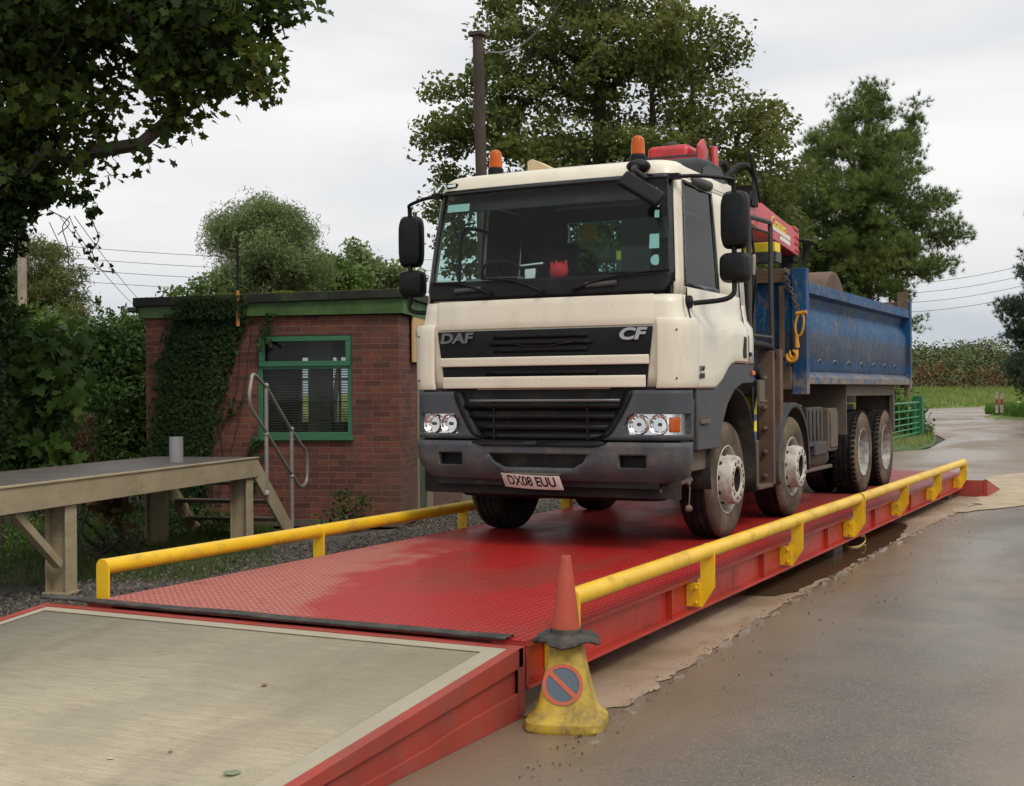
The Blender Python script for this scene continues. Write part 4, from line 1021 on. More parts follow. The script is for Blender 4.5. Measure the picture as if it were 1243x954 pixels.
for s in (1, -1):
    rows = []
    fr_u = ux(.985, 1.6)
    for z in lin(1.285, 1.835, 11):
        e = .012*(1-((z-1.56)/.275)**6); row = []
        for u in lin(fr_u, 1, 3)+lin(1, 2, 8)[1:]+[2.03, 2.07]:
            row.append(cabP(s*u, min(z, 1.80) if False else z, .0) if False else None or (lambda q: (q[0]+s*e, q[1]-e*.4, z))(cabP(s*u, 1.7, .030)))
        rows.append(row)
    mb = MB(); mb.grid(rows); dp = mb.build('air_deflector', M_['white'], TR, solid=.03, bevel=.012)
    mb = MB()
    for z in (1.365, 1.74): p = cabP(s*1.35, 1.7, .045); mb.ball((p[0], p[1], z), .008, n=8, m=5)
    mb.build('screw', M_['black'], dp)
# door and fittings
for s in (1, -1):
    rows = []
    for f in lin(0, 1, 9):
        row = []
        for y in lin(.26, 1.66, 18):
            zb = z0side(y)+.012; z = zb+(2.085-zb)*f; h = hwf(z)+(.02*min(1, max(0, (y-.30)/.1)) if z < 1.84 else 0); row.append((s*(h+.009), max(y, yc0(z)+.012), z))
        rows.append(row)
    mb = MB(); mb.grid(rows); door = mb.build('door', M_['white'], TR, solid=.012, bevel=.004)
    gp_ = MB()
    for ye in (.262, 1.665):
        zb = z0side(ye)+.02; pts = []
        for z in lin(zb, 2.08 if ye < 1 else 2.90, 14): h = hwf(z)+(.02*min(1, max(0, (ye-.30)/.1)) if z < 1.84 else 0); pts.append((s*(h+.007), max(ye, yc0(z)+.006), z))
        gp_.tube(pts, .0065, 5)
    gp_.build('door_gap', M_['soot'], TR)
    mb = MB(); mb.prism([(1.50, 1.545), (1.585, 1.545), (1.585, 1.73), (1.53, 1.735), (1.49, 1.60)], 'x', min(s*1.225, s*1.242), max(s*1.225, s*1.242)); mb.build('handle', M_['black'], door, bevel=.006)
    mb = MB(); mb.box(min(s*1.22, s*1.237), max(s*1.22, s*1.237), 1.70, 1.76, 1.565, 1.60); mb.build('lock', M_['black'], door)
t = MB(); text_mb(t, 'DAF', .055, frame_M((1.2375, .40, 1.44), (0, 1, 0), (0, 0, 1)), .001, 0, .002, 1.2); t.box(1.236, 1.2385, .345, .455, 1.365, 1.405); t.build('badge', M_['plate_black'], TR)
# --- bumper
def bumpP(x, z, off=0, up=True):
    """front skin of the bumper: x along the front then round the corner (|x| is arc length)"""
    hw = 1.225 if z > .87 else 1.225-.10*max(0, (.78-z)/.24)**2; r = .20; a = abs(x); s = 1 if x >= 0 else -1; fl = hw-r
    y = -.045 if z > .872 else -.075+.09*max(0, (.74-z)/.2)**2
    if z > .872: y += .02*(z-.872)/.4
    y += .05*(min(a, fl)/hw)**2
    if a <= fl: return (s*a, y-off, z)
    th = min((a-fl)/r, math.pi/2); X = fl+(r+off)*math.sin(th); Y = y+r-(r+off)*math.cos(th); ex = max(0, a-fl-r*math.pi/2)
    return (s*X, Y+ex, z)
EXT = 1.025+.20*math.pi/2+.02
def gx(z): return .80-.22*max(0, min(1, (1.26-z)/.40))**1.3-(.12*((.93-z)/.07)**2 if z < .93 else 0)
UBS = []
for s in (1, -1):
    up = MB(); rows = []
    for z in lin(.882, 1.272, 14):
        e = .0; a0 = gx(z); rows.append([bumpP(s*(a0+(EXT-.03*(1 if z > 1.2 else 0)-a0)*f), z) for f in lin(0, 1, 20)])
    up.grid(rows); UBS.append(up.build('upper_bumper', M_['bumper'], TR, solid=.045))
pass
lo = MB(); rows = []
for z in [.535, .56, .60, .66, .72, .78, .82, .865]:
    zz = z
    rows.append([bumpP(x, z) for x in lin(-EXT-.02, EXT+.02, 45)])
lo.grid(rows)
LB = lo.build('lower_bumper', M_['bumper'], TR, solid=.045)
c1 = MB(); c1.prism([(-.44, .765), (.44, .765), (.40, .70), (.31, .655), (-.31, .655), (-.40, .70)], 'y', -.2, .06)
c2 = MB(); c2.box(.70, .925, -.2, .10, .665, .765); c3 = MB(); c3.box(-.925, -.70, -.2, .10, .665, .765)
# the round-cornered mouth of the grille runs down into the lower bumper
c4 = MB(); c4.prism([(-.66, .90), (.66, .90), (.60, .855), (.50, .825), (-.50, .825), (-.60, .855)], 'y', -.2, .06)
cut(LB, [c1, c2, c3, c4]); 
hl_c = []
for s in (1, -1):
    c = MB(); c.prism([(s*.755, .925), (s*1.33, .925), (s*1.33, 1.085), (s*.80, 1.09), (s*.755, 1.05), (s*.74, 1.0)][::s], 'y', -.2, .16); hl_c.append(c)
for ub, c in zip(UBS, hl_c): cut(ub, [c])
mb = MB(); mb.grid([[(x, .02+.02*abs(x), z) for x in lin(-1.0, 1.0, 9)] for z in (.50, .8, 1.3)]); mb.box(-1.15, 1.15, .10, .13, .42, 1.3)
mb.grid([[bumpP(x, z, -.045) for x in lin(-EXT-.02, EXT+.02, 30)] for z in (1.268, 1.30)])
mb.build('bumper_backing', M_['soot'], TR)
# recessed lower grille
lg = MB()
for zz, dy in ((1.17, 0), (1.085, .01), (1.0, .02), (.925, .03)):
    w = gx(zz)-.07; lg.grid([[(x, y+.02*(x/w)**2, z) for x in lin(-w, w, 7)] for (y, z) in ((-.035+dy, zz), (.0, zz-.052))])
for x in (-.42, .42): lg.box(x-.008, x+.008, -.015, .0, .88, 1.2)
LG = lg.build('lower_grille', M_['black'], TR, solid=.010)
rim = MB()
for s in (1, -1):
    pts = [(s*gx(z), bumpP(gx(z), max(z, .88))[1]-.004, z) for z in lin(1.268, .88, 12)]+[(s*.60, -.065, .855), (s*.50, -.075, .826), (s*.2, -.078, .824), (0, -.078, .824)]
    inn = [(p[0]-s*(.075 if p[2] > .84 else .02), p[1]+.035, p[2]+(0 if p[2] > .9 else .05*(1-(p[2]-.82)/.08))) for p in pts]
    rim.grid([pts, inn])
rim.build('grille_surround', M_['black'], LG, solid=.008)
fp = MB(); fp.grid([[(x, -.048+.02*(x/.6)**2, z) for x in lin(-.64, .70, 9)] for z in (1.185, 1.205)]); fp.build('grille_trim', M_['dull_letter'], LG, solid=.01)
# headlamps
def lampM(x, z, off):
    p = Vector(bumpP(x, z, off)); q = Vector(bumpP(x+.01, z, off))-Vector(bumpP(x-.01, z, off)); q.normalize(); n = Vector((0, 0, 1)).cross(q); 
    return Matrix(((q.x, 0, -n.x if False else n.x, p.x), (q.y, 0, n.y, p.y), (q.z, 1, n.z, p.z), (0, 0, 0, 1)))
for s in (1, -1):
    hd = MB()
    hd.grid([[bumpP(s*x, z, -.040) for x in lin(.74, EXT, 12)] for z in (.92, 1.10)]); H0 = hd.build('headlamp', M_['reflector'], TR)
    for (x, r_) in ((.845, .074), (1.015, .074)):
        b = MB(); prof = [(r_, .052), (r_+.004, .056), (r_+.008, .048), (r_, .046), (r_*.92, .030), (r_*.7, .012), (r_*.4, .003), (.001, .0)]
        P = Vector(bumpP(s*x, 1.005, -.055)); P2 = Vector(bumpP(s*x, 1.005, 0)); ax = (P2-P).normalized(); ax = Vector((ax.x*.6, ax.y, 0)).normalized()
        b.lathe(prof, P, ax, 14); b.build('reflector', M_['reflector'], H0, smooth=False); b = MB(); b.lathe([(.014, .0), (.014, .034), (.008, .040), (.001, .040)], P, ax, 14); b.build('bulb_cap', M_['darkmetal'], H0)
    b = MB(); b.grid([[bumpP(s*x, z, -.012) for x in lin(1.10, 1.20, 5)] for z in lin(.945, 1.062, 4)]); b.build('indicator', M_['amber'] if s > 0 else M_['lens'], H0, solid=.02, bevel=.02)
    b = MB(); b.grid([[bumpP(s*x, z, -.004) for x in lin(.765, 1.235, 10)] for z in lin(.93, 1.082, 4)]); b.build('lens', M_['lens'], H0)
# number plate, bent by knocks
npl = MB(); W_, H2 = .26, .056; rows = []
def plP(a, b):     # a -1..1, b -1..1
    x = a*W_-.02; bend = .014*abs(a)**2; z = .550-.008*a+b*H2-.006*(1-a*a)
    return (x+b*-.012, -.135+bend+.02*b*-1, z)
for b in (-1, 0, 1): rows.append([plP(a, b) for a in lin(-1, 1, 11)])
npl.grid(rows); NP = npl.build('number_plate', M_['plate'], TR, solid=.004, bevel=.001)
tt = MB(); text_mb(tt, 'DX08 EUU', .108, Matrix.Identity(4), .0008, 0, .0035, .86)
t2 = MB(); t2.add([tuple(Vector(plP(max(-1, min(1, v[0]/W_)), v[1]/H2*.98))+Vector((0, -.0035-v[2], 0))) for v in tt.v], tt.f); t2.build('plate_lettering', M_['plate_black'], NP)
mb = MB(); mb.box(-.24, .20, -.11, .0, .60, .612); mb.build('plate_bracket', M_['mudmetal'], NP)
va = MB(); va.grid([[bumpP(x, z, -.07) for x in lin(-1.12, 1.12, 25)] for z in (.40, .47, .55)]); va.build('valance', M_['soot'], TR, solid=.02)
tw = MB(); tw.bar((.98, .12, .48), (1.22, .18, .58), .05, .03); tw.tube([(1.20, .16, .56), (1.21, .16, .50), (1.20, .16, .36)], .006, 5); tw.ball((1.20, .16, .35), .03, n=8, m=5); tw.ball((1.20, .16, .55), .022, n=8, m=5); tw.build('tow_pin', M_['mudmetal'], TR)
# wipers
for (x0, z0_, x1, z1_) in ((.30, 2.085, 1.0, 2.205), (.02, 2.08, -.48, 2.20), (-.46, 2.08, -.98, 2.19)):
    w = MB(); p = cabP(ux(x0, z0_), z0_, .03); q = cabP(ux(x1, z1_), z1_, .03); m_ = cabP(ux((x0+x1)/2, z1_), (z0_+z1_)/2+.03, .04)
    w.tube(smooth_path([p, m_, q], 5), [.012]*5+[.008]*6, 6); d = (np.array(q)-np.array(p))*.55
    w.tube([tuple(np.array(q)-d*[1, 1, .1]+[0, -.004, .0]), tuple(np.array(q)+d*[.25, .25, .05]+[0, .006, 0])], .008, 5)
    w.lathe([(.0, .03), (.02, .025), (.024, 0)], p, (0, -1, 0), 10); w.build('wiper', M_['black'], TR)
for xa, xb in ((.40, .66), (-.80, -.55)): MB().tube([cabP(ux(xa, 2.11), 2.112, .02), cabP(ux(xb, 2.11), 2.122, .02)], .022, 8).build('scuttle_grip', M_['guard'], TR)
# stickers on the windscreen
def sticker(x0, x1, z0_, z1_, mat, rnd_=False, par=WS):
    off = -.010
    if rnd_:
        cx, cz, r_ = (x0+x1)/2, (z0_+z1_)/2, (x1-x0)/2; mb = MB(); ring = [cabP(ux(cx+r_*math.cos(a), cz+r_*math.sin(a)), cz+r_*math.sin(a), off-.002) for a in lin(0, 2*math.pi, 25)[:-1]]
        mb.add(ring, [tuple(range(24))]); return mb.build('sticker', mat, par)
    mb = MB(); mb.grid([[cabP(ux(x, z), z, off) for x in lin(x0, x1, 4)] for z in (z0_, z1_)]); return mb.build('sticker', mat, par)
sticker(-1.02, -.74, 2.80, 2.865, M_['teal_flat'])
sticker(.86, .965, 2.80, 2.875, M_['yellow_flat'])
sticker(.945, 1.03, 2.715, 2.79, M_['cream_flat']); mb = MB()
for k in range(6):
    a0 = k*math.pi/3; mb.grid([[cabP(ux(.987+r_*math.cos(a), 2.753+r_*math.sin(a)), 2.753+r_*math.sin(a), -.004) for a in lin(a0, a0+.8, 4)] for r_ in (.026, .035)])
mb.build('sticker_print', M_['plate_black'], WS)
sticker(.935, 1.03, 2.63, 2.69, M_['teal_flat']); sticker(.905, 1.02, 2.385, 2.50, M_['teal_flat']); sticker(.92, 1.005, 2.40, 2.485, M_['board'], True); sticker(.92, 1.005, 2.25, 2.335, M_['teal_flat'], True)
mb = MB(); mb.box(-.44, -.26, YB-.056, YB-.052, 2.70, 2.84); mb.build('sticker', M_['yellow_flat'], BW)
# interior
mb = MB(); rows = []
for (y, z) in ((.10, 2.10), (.16, 2.17), (.42, 2.20), (.52, 2.17), (.56, 2.05), (.58, 1.9)): rows.append([(x, y+.04*(x/1.0)**2, z+(.05 if -.95 < x < -.3 and y > .3 and z > 2.1 else 0)) for x in lin(-1.02, 1.02, 17)])
mb.grid(rows); mb.build('dashboard', M_['interior_grey'], TR, solid=.02)
mb = MB(); Ms = Matrix.Translation((-.62, .62, 2.26)) @ Matrix.Rotation(R(-38), 4, 'X'); n = 30
ring = MB(); ring.tube([(.22*math.cos(a), .22*math.sin(a), 0) for a in lin(0, 2*math.pi, n+1)[:-1]], .016, 8, closed=True); ring.tube([(-.21, 0, 0), (0, -.02, -.03), (.21, 0, 0)], .018, 6); ring.tube([(0, -.02, -.03), (0, -.21, 0)], .018, 6); ring.ball((0, -.01, -.02), .06, .06, .03)
mb.add(ring.v, ring.f, Ms); mb.tube([(-.62, .62, 2.24), (-.62, .45, 2.10)], .035, 8); mb.build('steering_wheel', M_['black'], TR)
for x in (-.62, .62):
    mb = MB(); mb.box(x-.25, x+.25, 1.0, 1.5, 1.92, 2.12); mb.prism([(1.40, 2.10), (1.55, 2.12), (1.68, 2.62), (1.60, 2.66), (1.52, 2.6)], 'x', x-.24, x+.24); mb.prism([(1.60, 2.66), (1.68, 2.66), (1.70, 2.80), (1.64, 2.82)], 'x', x-.12, x+.12)
    mb.build('seat', M_['interior'], TR, bevel=.03)
mb = MB(); mb.grid([[(x, .30+.05*x*x, 2.94) for x in lin(-.98, .98, 7)], [(x, .21+.05*x*x, 2.80) for x in lin(-.98, .98, 7)]]); mb.build('sun_visor', M_['interior'], TR, solid=.01)
mb = MB(); mb.grid([[(x, .50, 2.90) for x in lin(.0, .75, 5)], [(x, .34, 2.78) for x in lin(-.02, .77, 5)]]); mb.build('sun_visor', M_['headlining'], TR, solid=.01)
# red glove and clip on the dash are loose things
g = MB(); g.ball((0, 0, .07), .085, .05, .07, 16, 10); 
for k in range(4): g.tube([(-.06+.04*k, 0, .10), (-.065+.043*k, -.005, .15+.008*(k % 2))], [.02, .014], 8)
o = g.build('work_glove', M_['red_flat']); o.location = (TX+.10-.08, TY+.33, 2.195); tag(o, 'bright red work glove lying on the dashboard behind the windscreen', 'glove')
g = MB(); g.box(-.05, .05, -.03, .03, 0, .10); g.bar((-.10, 0, .13), (.12, 0, .14), .05, .02); o = g.build('phone_holder', M_['chrome'], bevel=.006); o.location = (TX-.22, TY+.30, 2.195); tag(o, 'small pale bracket standing on the dashboard beside the red glove', 'holder')
# mirrors
def mirror_box(c, w, h, d, tilt, name, parent):
    P = []; mb = MB(); n = 24
    for (f, yy) in ((.0, -d/2), (.62, -d/2+.004), (.88, -d/2+.02), (1.0, -d*.05), (.99, d/2-.012), (.94, d/2)):
        row = []
        for k in range(n+1):
            t = 2*math.pi*k/n; cx_, sx_ = math.cos(t), math.sin(t); e = .45
            row.append((w/2*f*math.copysign(abs(cx_)**e, cx_), yy, h/2*f*math.copysign(abs(sx_)**e, sx_)))
        P.append(row)
    m = MB(); m.grid(P); m.add([p for p in P[-1][:-1]], [tuple(range(n))]); M = Matrix.Translation(c) @ Matrix.Rotation(tilt, 4, 'Z')
    mb.add(m.v, m.f, M); return mb.build(name, M_['black'], parent)
for s in (1, -1):
    X = 1.49; am = MB()
    am.tube(smooth_path([(s*1.06, .22, 2.95), (s*1.25, .30, 2.955), (s*1.46, .40, 2.93), (s*X, .43, 2.90), (s*X, .44, 2.80)], 5), .016, 8)
    am.tube([(s*X, .44, 2.90), (s*X, .44, 2.05)], .020, 8)
    am.tube(smooth_path([(s*X, .44, 2.12), (s*X, .42, 2.03), (s*1.42, .38, 1.98), (s*1.20, .30, 1.955)], 5), .020, 8)
    am.lathe([(.0, .05), (.05, .045), (.055, 0)], (s*1.145, .28, 1.965), (s, 0, 0), 12); am.box(min(s*1.04, s*1.12), max(s*1.04, s*1.12), .19, .26, 2.93, 2.975)
    ao = am.build('mirror_arm', M_['black'], TR)
    mirror_box((s*X, .45, 2.61), .225, .46, .13, R(-8*s), 'mirror', TR); mirror_box((s*(X-.005), .46, 2.235), .235, .24, .15, R(-8*s), 'mirror', TR)
km = MB(); km.ball((.80, .16, 3.045), .10, .09, .055, 14, 8); km.tube(smooth_path([(.82, .10, 3.03), (.83, -.02, 3.00), (.90, -.12, 2.95), (1.0, -.17, 2.88)], 5), .022, 8); KM = km.build('kerb_mirror_mount', M_['black'], TR)
mm = MB(); M = Matrix.Translation((.965, -.20, 2.805)) @ Matrix.Rotation(R(33), 4, 'Y') @ Matrix.Rotation(R(-25), 4, 'X'); mm.box(-.19, .19, -.03, .03, -.068, .068, M); mm.build('kerb_mirror', M_['black'], KM, bevel=.025, seg=3)
# roof furniture
for x in (-.665, .655):
    b = MB(); b.lathe([(.068, -.06), (.068, .03), (.056, .045), (.056, .05)], (x, .52, 3.165), (0, 0, 1), 24, True); B = b.build('beacon_base', M_['black'], TR)
    b = MB(); b.lathe([(.056, .0), (.057, .03), (.052, .12), (.044, .142), (.025, .156), (.001, .160)], (x, .52, 3.205), (0, 0, 1), 24); b.build('beacon_dome', M_['amber'], B)
    b = MB(); b.lathe([(.02, 0), (.02, .09), (.03, .10), (.001, .11)], (x, .52, 3.21), (0, 0, 1), 12); b.build('beacon_bulb', M_['amber_solid'], B)
for x in (-.93, .76):
    b = MB(); p = cabP(ux(x, 3.03), 3.03, .006); b.box(x-.055, x+.055, p[1]-.012, p[1]+.02, 3.008, 3.052); ml = b.build('marker_lamp', M_['black'], TR, bevel=.012)
    b = MB(); b.box(x-.04, x+.04, p[1]-.018, p[1]-.011, 3.017, 3.043); b.build('lens', M_['chrome'], ml, bevel=.004)
b = MB(); b.prism([(-.10, 0), (.10, 0), (.10, .035), (-.055, .115), (-.10, .10)], 'y', -.12, .12)
o = b.build('timber_block', M_['plywood'], bevel=.003); o.location = (TX-.25, TY+.62, 3.136); tag(o, 'pale wedge of timber lying on the cab roof between the orange beacons', 'wood block')
sn = MB(); sn.prism([(.36, 3.06), (.62, 3.15), (.95, 3.225), (1.30, 3.25), (1.55, 3.235), (1.66, 3.17), (1.68, 3.0), (1.2, 2.98)], 'x', .70, 1.04); SN = sn.build('air_intake', M_['black'], TR, bevel=.05, seg=3)
m = MB(); m.prism([(.98, 3.04), (1.02, 3.15), (1.2, 3.19), (1.50, 3.18), (1.60, 3.12), (1.60, 3.04)], 'x', 1.041, 1.047)
m.build('intake_mesh', M_['guard'], SN, bevel=.004)
b = MB(); b.tube([(1.06, .62, 2.985), (1.10, 1.0, 2.975)], .045, 12); b.build('mirror_bracket_tube', M_['darkmetal'], TR, bevel=.01)  # short capsule for the cylinder of the mirror arm bracket
# --- wheel arch guards
for s in (1, -1):
    poly = [(.34, .79), (.34, 1.28), (.80, 1.28), (.95, 1.355), (1.05, 1.425), (1.15, 1.475), (1.28, 1.50), (1.88, 1.50), (1.88, 1.33), (1.55, 1.325), (1.32, 1.27), (1.12, 1.15), (.98, .98), (.90, .79)]
    mb = MB(); mb.prism(poly, 'x', min(s*1.16, s*1.215), max(s*1.16, s*1.215)); mb.prism([(.36, .80), (.36, 1.27), (.70, 1.27), (.70, .80)], 'x', min(s*.9, s*1.155), max(s*.9, s*1.155))
    g = mb.build('wheel_arch', M_['guard'], TR, bevel=.012)
    mb = MB(); mb.box(min(s*1.21, s*1.235), max(s*1.21, s*1.235), .38, .60, 1.0, 1.035); mb.box(min(s*1.21, s*1.222), max(s*1.21, s*1.222), .47, .52, .985, .999); mb.build('step', M_['mudmetal'], g, bevel=.005)
    mb = MB(); mb.box(min(s*1.216, s*1.235), max(s*1.216, s*1.235), 1.78, 1.86, 1.40, 1.44); mb.build('side_marker', M_['amber_solid'], g, bevel=.005)
    rows = []
    for a in list(lin(192, 0, 26)): r_ = .66; rows.append([(s*x, 1.40+r_*math.cos(R(a)), .60+r_*1.05*math.sin(R(a))) for x in (.72, 1.18)])
    rows += [[(s*x, 2.06, z) for x in (.72, 1.18)] for z in (.5, .34)]
    mb = MB(); mb.grid(rows); mb.build('arch_liner', M_['soot'], g, solid=.02)
    mb = MB(); mb.box(min(s*.95, s*1.14), max(s*.95, s*1.14), .30, .82, .62, .785); mb.build('step_box', M_['mudmetal'], TR, bevel=.01)
    rows = [[(s*x, 3.45+.60*math.cos(R(a)), .52+.62*math.sin(R(a))) for x in (.82, 1.10, 1.165, 1.17)] for a in lin(196, -8, 28)]
    for r_ in rows:
        c = r_[-1]; d = Vector((0, c[1]-3.45, c[2]-.52)).normalized(); r_[-1] = (c[0], c[1]-d.y*.05, c[2]-d.z*.05)
    mb = MB(); mb.grid(rows); mb.build('mudguard', M_['guard'], TR, solid=.012)
# --- wheels
def tyre_prof(rt=.5, w=.30):
    # (radius, outward) from inner bead to outer bead; outward 0 at outer sidewall
    return [(.29, -w+.02), (.33, -w-.003), (.42, -w-.004), (.465, -w+.008), (.492, -w+.03), (rt, -w+.055), (rt, -w+.085), (rt-.012, -w+.088), (rt-.012, -w+.096), (rt, -w+.099),
            (rt+.001, -w/2-.008), (rt-.012, -w/2-.005), (rt-.012, -w/2+.005), (rt+.001, -w/2+.008), (rt, -.099), (rt-.012, -.096), (rt-.012, -.088), (rt, -.085), (rt, -.055)]
def wheel(x, y, s, rear=False):
    ax = (s, 0, 0); cx_ = s*x
    w = MB(); w.lathe(tyre_prof(), (cx_, y, .5), ax, 64)
    if rear:
        for k in range(48):
            a = 2*math.pi*k/48
            for (h0, h1, ph) in ((-.075, -.012, 0), (-.29, -.225, .5)):
                aa = a+ph*2*math.pi/48; M = Matrix.Translation((cx_, y, .5)) @ Matrix.Rotation(aa, 4, 'X'); w.box(min(s*h0, s*h1), max(s*h0, s*h1), -.017, .017, .492, .508, M)
    T = w.build('wheel', M_['tread'], TR)
    sw = MB(); sw.lathe([(.5, -.055), (.494, -.032), (.47, -.010), (.43, .001), (.36, .001), (.325, -.006), (.30, -.016), (.288, -.020)], (cx_, y, .5), ax, 64); sw.build('sidewall', M_['sidewall'], T)
    if not rear:
        rm = MB(); rm.lathe([(.290, -.022), (.296, -.012), (.289, -.008), (.280, -.016), (.268, -.05), (.262, -.12), (.236, -.125), (.228, -.10), (.214, -.03), (.206, .055), (.200, .073), (.188, .080), (.118, .080), (.112, .072), (.108, .02)], (cx_, y, .5), ax, 64)
        rm.build('rim', M_['hubwhite'], T)
        ho = MB()
        for k in range(10):
            a = 2*math.pi*k/10+.2
            c = (cx_+s*.079, y+.155*math.cos(a), .5+.155*math.sin(a)); ho.lathe([(.001, .003), (.017, .003), (.017, 0)], c, ax, 10)
            c = (cx_-s*.03, y+.214*math.cos(a+.3), .5+.214*math.sin(a+.3)); ho.lathe([(.0, .004), (.02, .004), (.022, -.01)], c, (s*.25, math.cos(a+.3), math.sin(a+.3)), 10)
        ho.lathe([(.109, .065), (.10, .02), (.09, -.02), (.001, -.02)], (cx_, y, .5), ax, 24); ho.build('rim_holes', M_['soot'], T)
        nb = MB()
        for k in range(10): a = 2*math.pi*(k+.5)/10+.2; nb.lathe([(.001, .012), (.009, .010), (.011, 0)], (cx_+s*.079, y+.155*math.cos(a), .5+.155*math.sin(a)), ax, 6)
        nb.build('wheel_nuts', M_['hubwhite'], T)
    else:
        rm = MB(); rm.lathe([(.290, -.022), (.296, -.010), (.288, -.006), (.278, -.02), (.262, -.07), (.250, -.11), (.225, -.135), (.19, -.155), (.15, -.16), (.12, -.158), (.115, -.10), (.105, -.075), (.001, -.07)], (cx_, y, .5), ax, 48); rm.build('rim', M_['hubrear'], T)
        ho = MB()
        for k in range(10): a = 2*math.pi*k/10; ho.lathe([(.001, .004), (.022, .004), (.022, 0)], (cx_-s*.140, y+.212*math.cos(a), .5+.212*math.sin(a)), ax, 8)
        ho.build('rim_holes', M_['soot'], T)
for y, rear in ((1.34, 0), (3.45, 0), (6.74, 1), (8.11, 1)):
    for s in (1, -1):
        wheel(1.15, y, s, rear)
        if rear: MB().lathe(tyre_prof(), (s*.80, y, .5), (s, 0, 0), 40).build('inner_tyre', M_['tread'], TR)
    mb = MB(); mb.tube([(-.95, y, .5), (.95, y, .5)], .07, 10); mb.ball((0, y, .5), .20, .22, .2); mb.build('axle', M_['soot'], TR)
# --- chassis
mb = MB()
for s in (1, -1):
    mb.box(s*.42-.04, s*.42+.04, .25, 9.3, .78, 1.06)
    for y in (1.34, 3.45): mb.bar((s*.52, y-.75, .72), (s*.52, y+.75, .72), .09, .08)
for y in (.6, 2.2, 4.2, 5.6, 7.4, 9.2): mb.box(-.38, .38, y-.06, y+.06, .82, 1.02)
mb.box(-.42, .42, .35, 2.0, .42, .80); mb.box(-.5, .5, .3, 2.3, .95, 1.28)
mb.build('chassis_frame', M_['soot'], TR)
mb = MB(); mb.box(-1.05, 1.05, .28, 1.80, 1.24, 1.284); mb.build('cab_floor', M_['soot'], TR)
for s in (1, -1):
    mb = MB(); mb.box(min(s*.72, s*1.12), max(s*.72, s*1.12), 4.12, 4.78, .66, 1.08)
    for yy in (4.2, 4.36, 4.52, 4.68): mb.box(min(s*1.12, s*1.14), max(s*1.12, s*1.14), yy-.03, yy+.03, .72, 1.05)
    mb.box(min(s*.8, s*1.13), max(s*.8, s*1.13), 4.4, 4.95, .56, .70); mb.build('battery_box', M_['darkmetal'], TR, bevel=.012)
    mb = MB(); mb.box(min(s*.75, s*1.13), max(s*.75, s*1.13), 5.0, 5.42, .58, 1.06); mb.box(min(s*1.13, s*1.15), max(s*1.13, s*1.15), 5.05, 5.37, .62, 1.02); mb.build('locker_box', M_['mudmetal'], TR, bevel=.012)
    mb = MB(); mb.tube([(s*.90, 4.3, .50), (s*.90, 5.5, .50)], .115, 16); mb.bar((s*1.05, 4.15, .40), (s*1.05, 5.4, .40), .05, .04); mb.build('air_tank', M_['mudmetal'], TR, bevel=.01)
# --- tipper body
prof = [(1.10, 2.365), (1.235, 2.37), (1.24, 2.255), (1.15, 2.235), (1.12, 2.13), (1.195, 1.985), (1.195, 1.50), (1.165, 1.455), (1.24, 1.395), (1.24, 1.325), (1.0, 1.325), (1.0, 1.38), (1.10, 1.48), (1.10, 2.2)]
for s in (1, -1):
    pp = [(s*a, b) for a, b in prof]; mb = MB(); mb.prism(pp[::-1] if s < 0 else pp, 'y', 3.72, 9.30); sd_ = mb.build('body_side', M_['body'], TR, bevel=.004)
    mb = MB(); n_r = 7
    for k in range(n_r):
        y = 4.35+k*.68
        mb.tube(smooth_path([(s*1.197, y-.09, 1.565), (s*1.208, y-.03, 1.59), (s*1.208, y+.04, 1.57), (s*1.20, y+.08, 1.535)], 4), .005, 5)
    mb.build('rope_hooks', M_['galv'], sd_)
    MB().box(min(s*1.10, s*1.25), max(s*1.10, s*1.25), 3.60, 3.722, 1.22, 2.50).build('corner_post', M_['body'], TR, bevel=.006); MB().box(min(s*1.10, s*1.25), max(s*1.10, s*1.25), 9.302, 9.42, 1.28, 2.50).build('corner_post', M_['body'], TR, bevel=.006)
    MB().box(min(s*1.08, s*1.22), max(s*1.08, s*1.22), 9.25, 9.30, 2.372, 2.62).build('tailgate_hinge', M_['rust'], TR, bevel=.006); MB().box(min(s*1.16, s*1.2), max(s*1.16, s*1.2), 9.31, 9.40, 1.16, 1.279).build('tailgate_lock', M_['rust'], TR, bevel=.006)
mb = MB(); mb.box(-1.099, 1.099, 3.63, 3.70, 1.34, 2.44); mb.box(-1.099, 1.099, 3.60, 3.629, 1.34, 1.44)
for x in (-.6, 0, .6): mb.box(x-.04, x+.04, 3.60, 3.629, 1.441, 2.43)
mb.build('headboard', M_['body'], TR, bevel=.005)
mb = MB(); mb.box(-1.0, 1.06, 3.575, 3.70, 2.442, 2.50); mb.box(.62, 1.04, 3.574, 3.598, 2.36, 2.441); mb.box(.98, 1.03, 3.55, 3.60, 1.60, 2.32); mb.box(1.03, 1.09, 3.55, 3.60, 2.28, 2.32); mb.box(.98, 1.095, 3.585, 3.70, 1.27, 1.50); mb.build('headboard_rail', M_['rust'], TR, bevel=.005)
mb = MB(); mb.box(-1.099, 1.099, 9.32, 9.38, 1.36, 2.42); mb.box(-1.099, 1.079, 9.29, 9.40, 2.421, 2.49); mb.build('tailgate', M_['rust'], TR, bevel=.006)
mb = MB(); mb.box(-1.0, 1.0, 3.72, 9.3, 1.33, 1.38); 
for s in (1, -1): mb.box(s*.45-.05, s*.45+.05, 3.7, 9.3, 1.08, 1.328)
mb.build('body_floor', M_['rust'], TR)
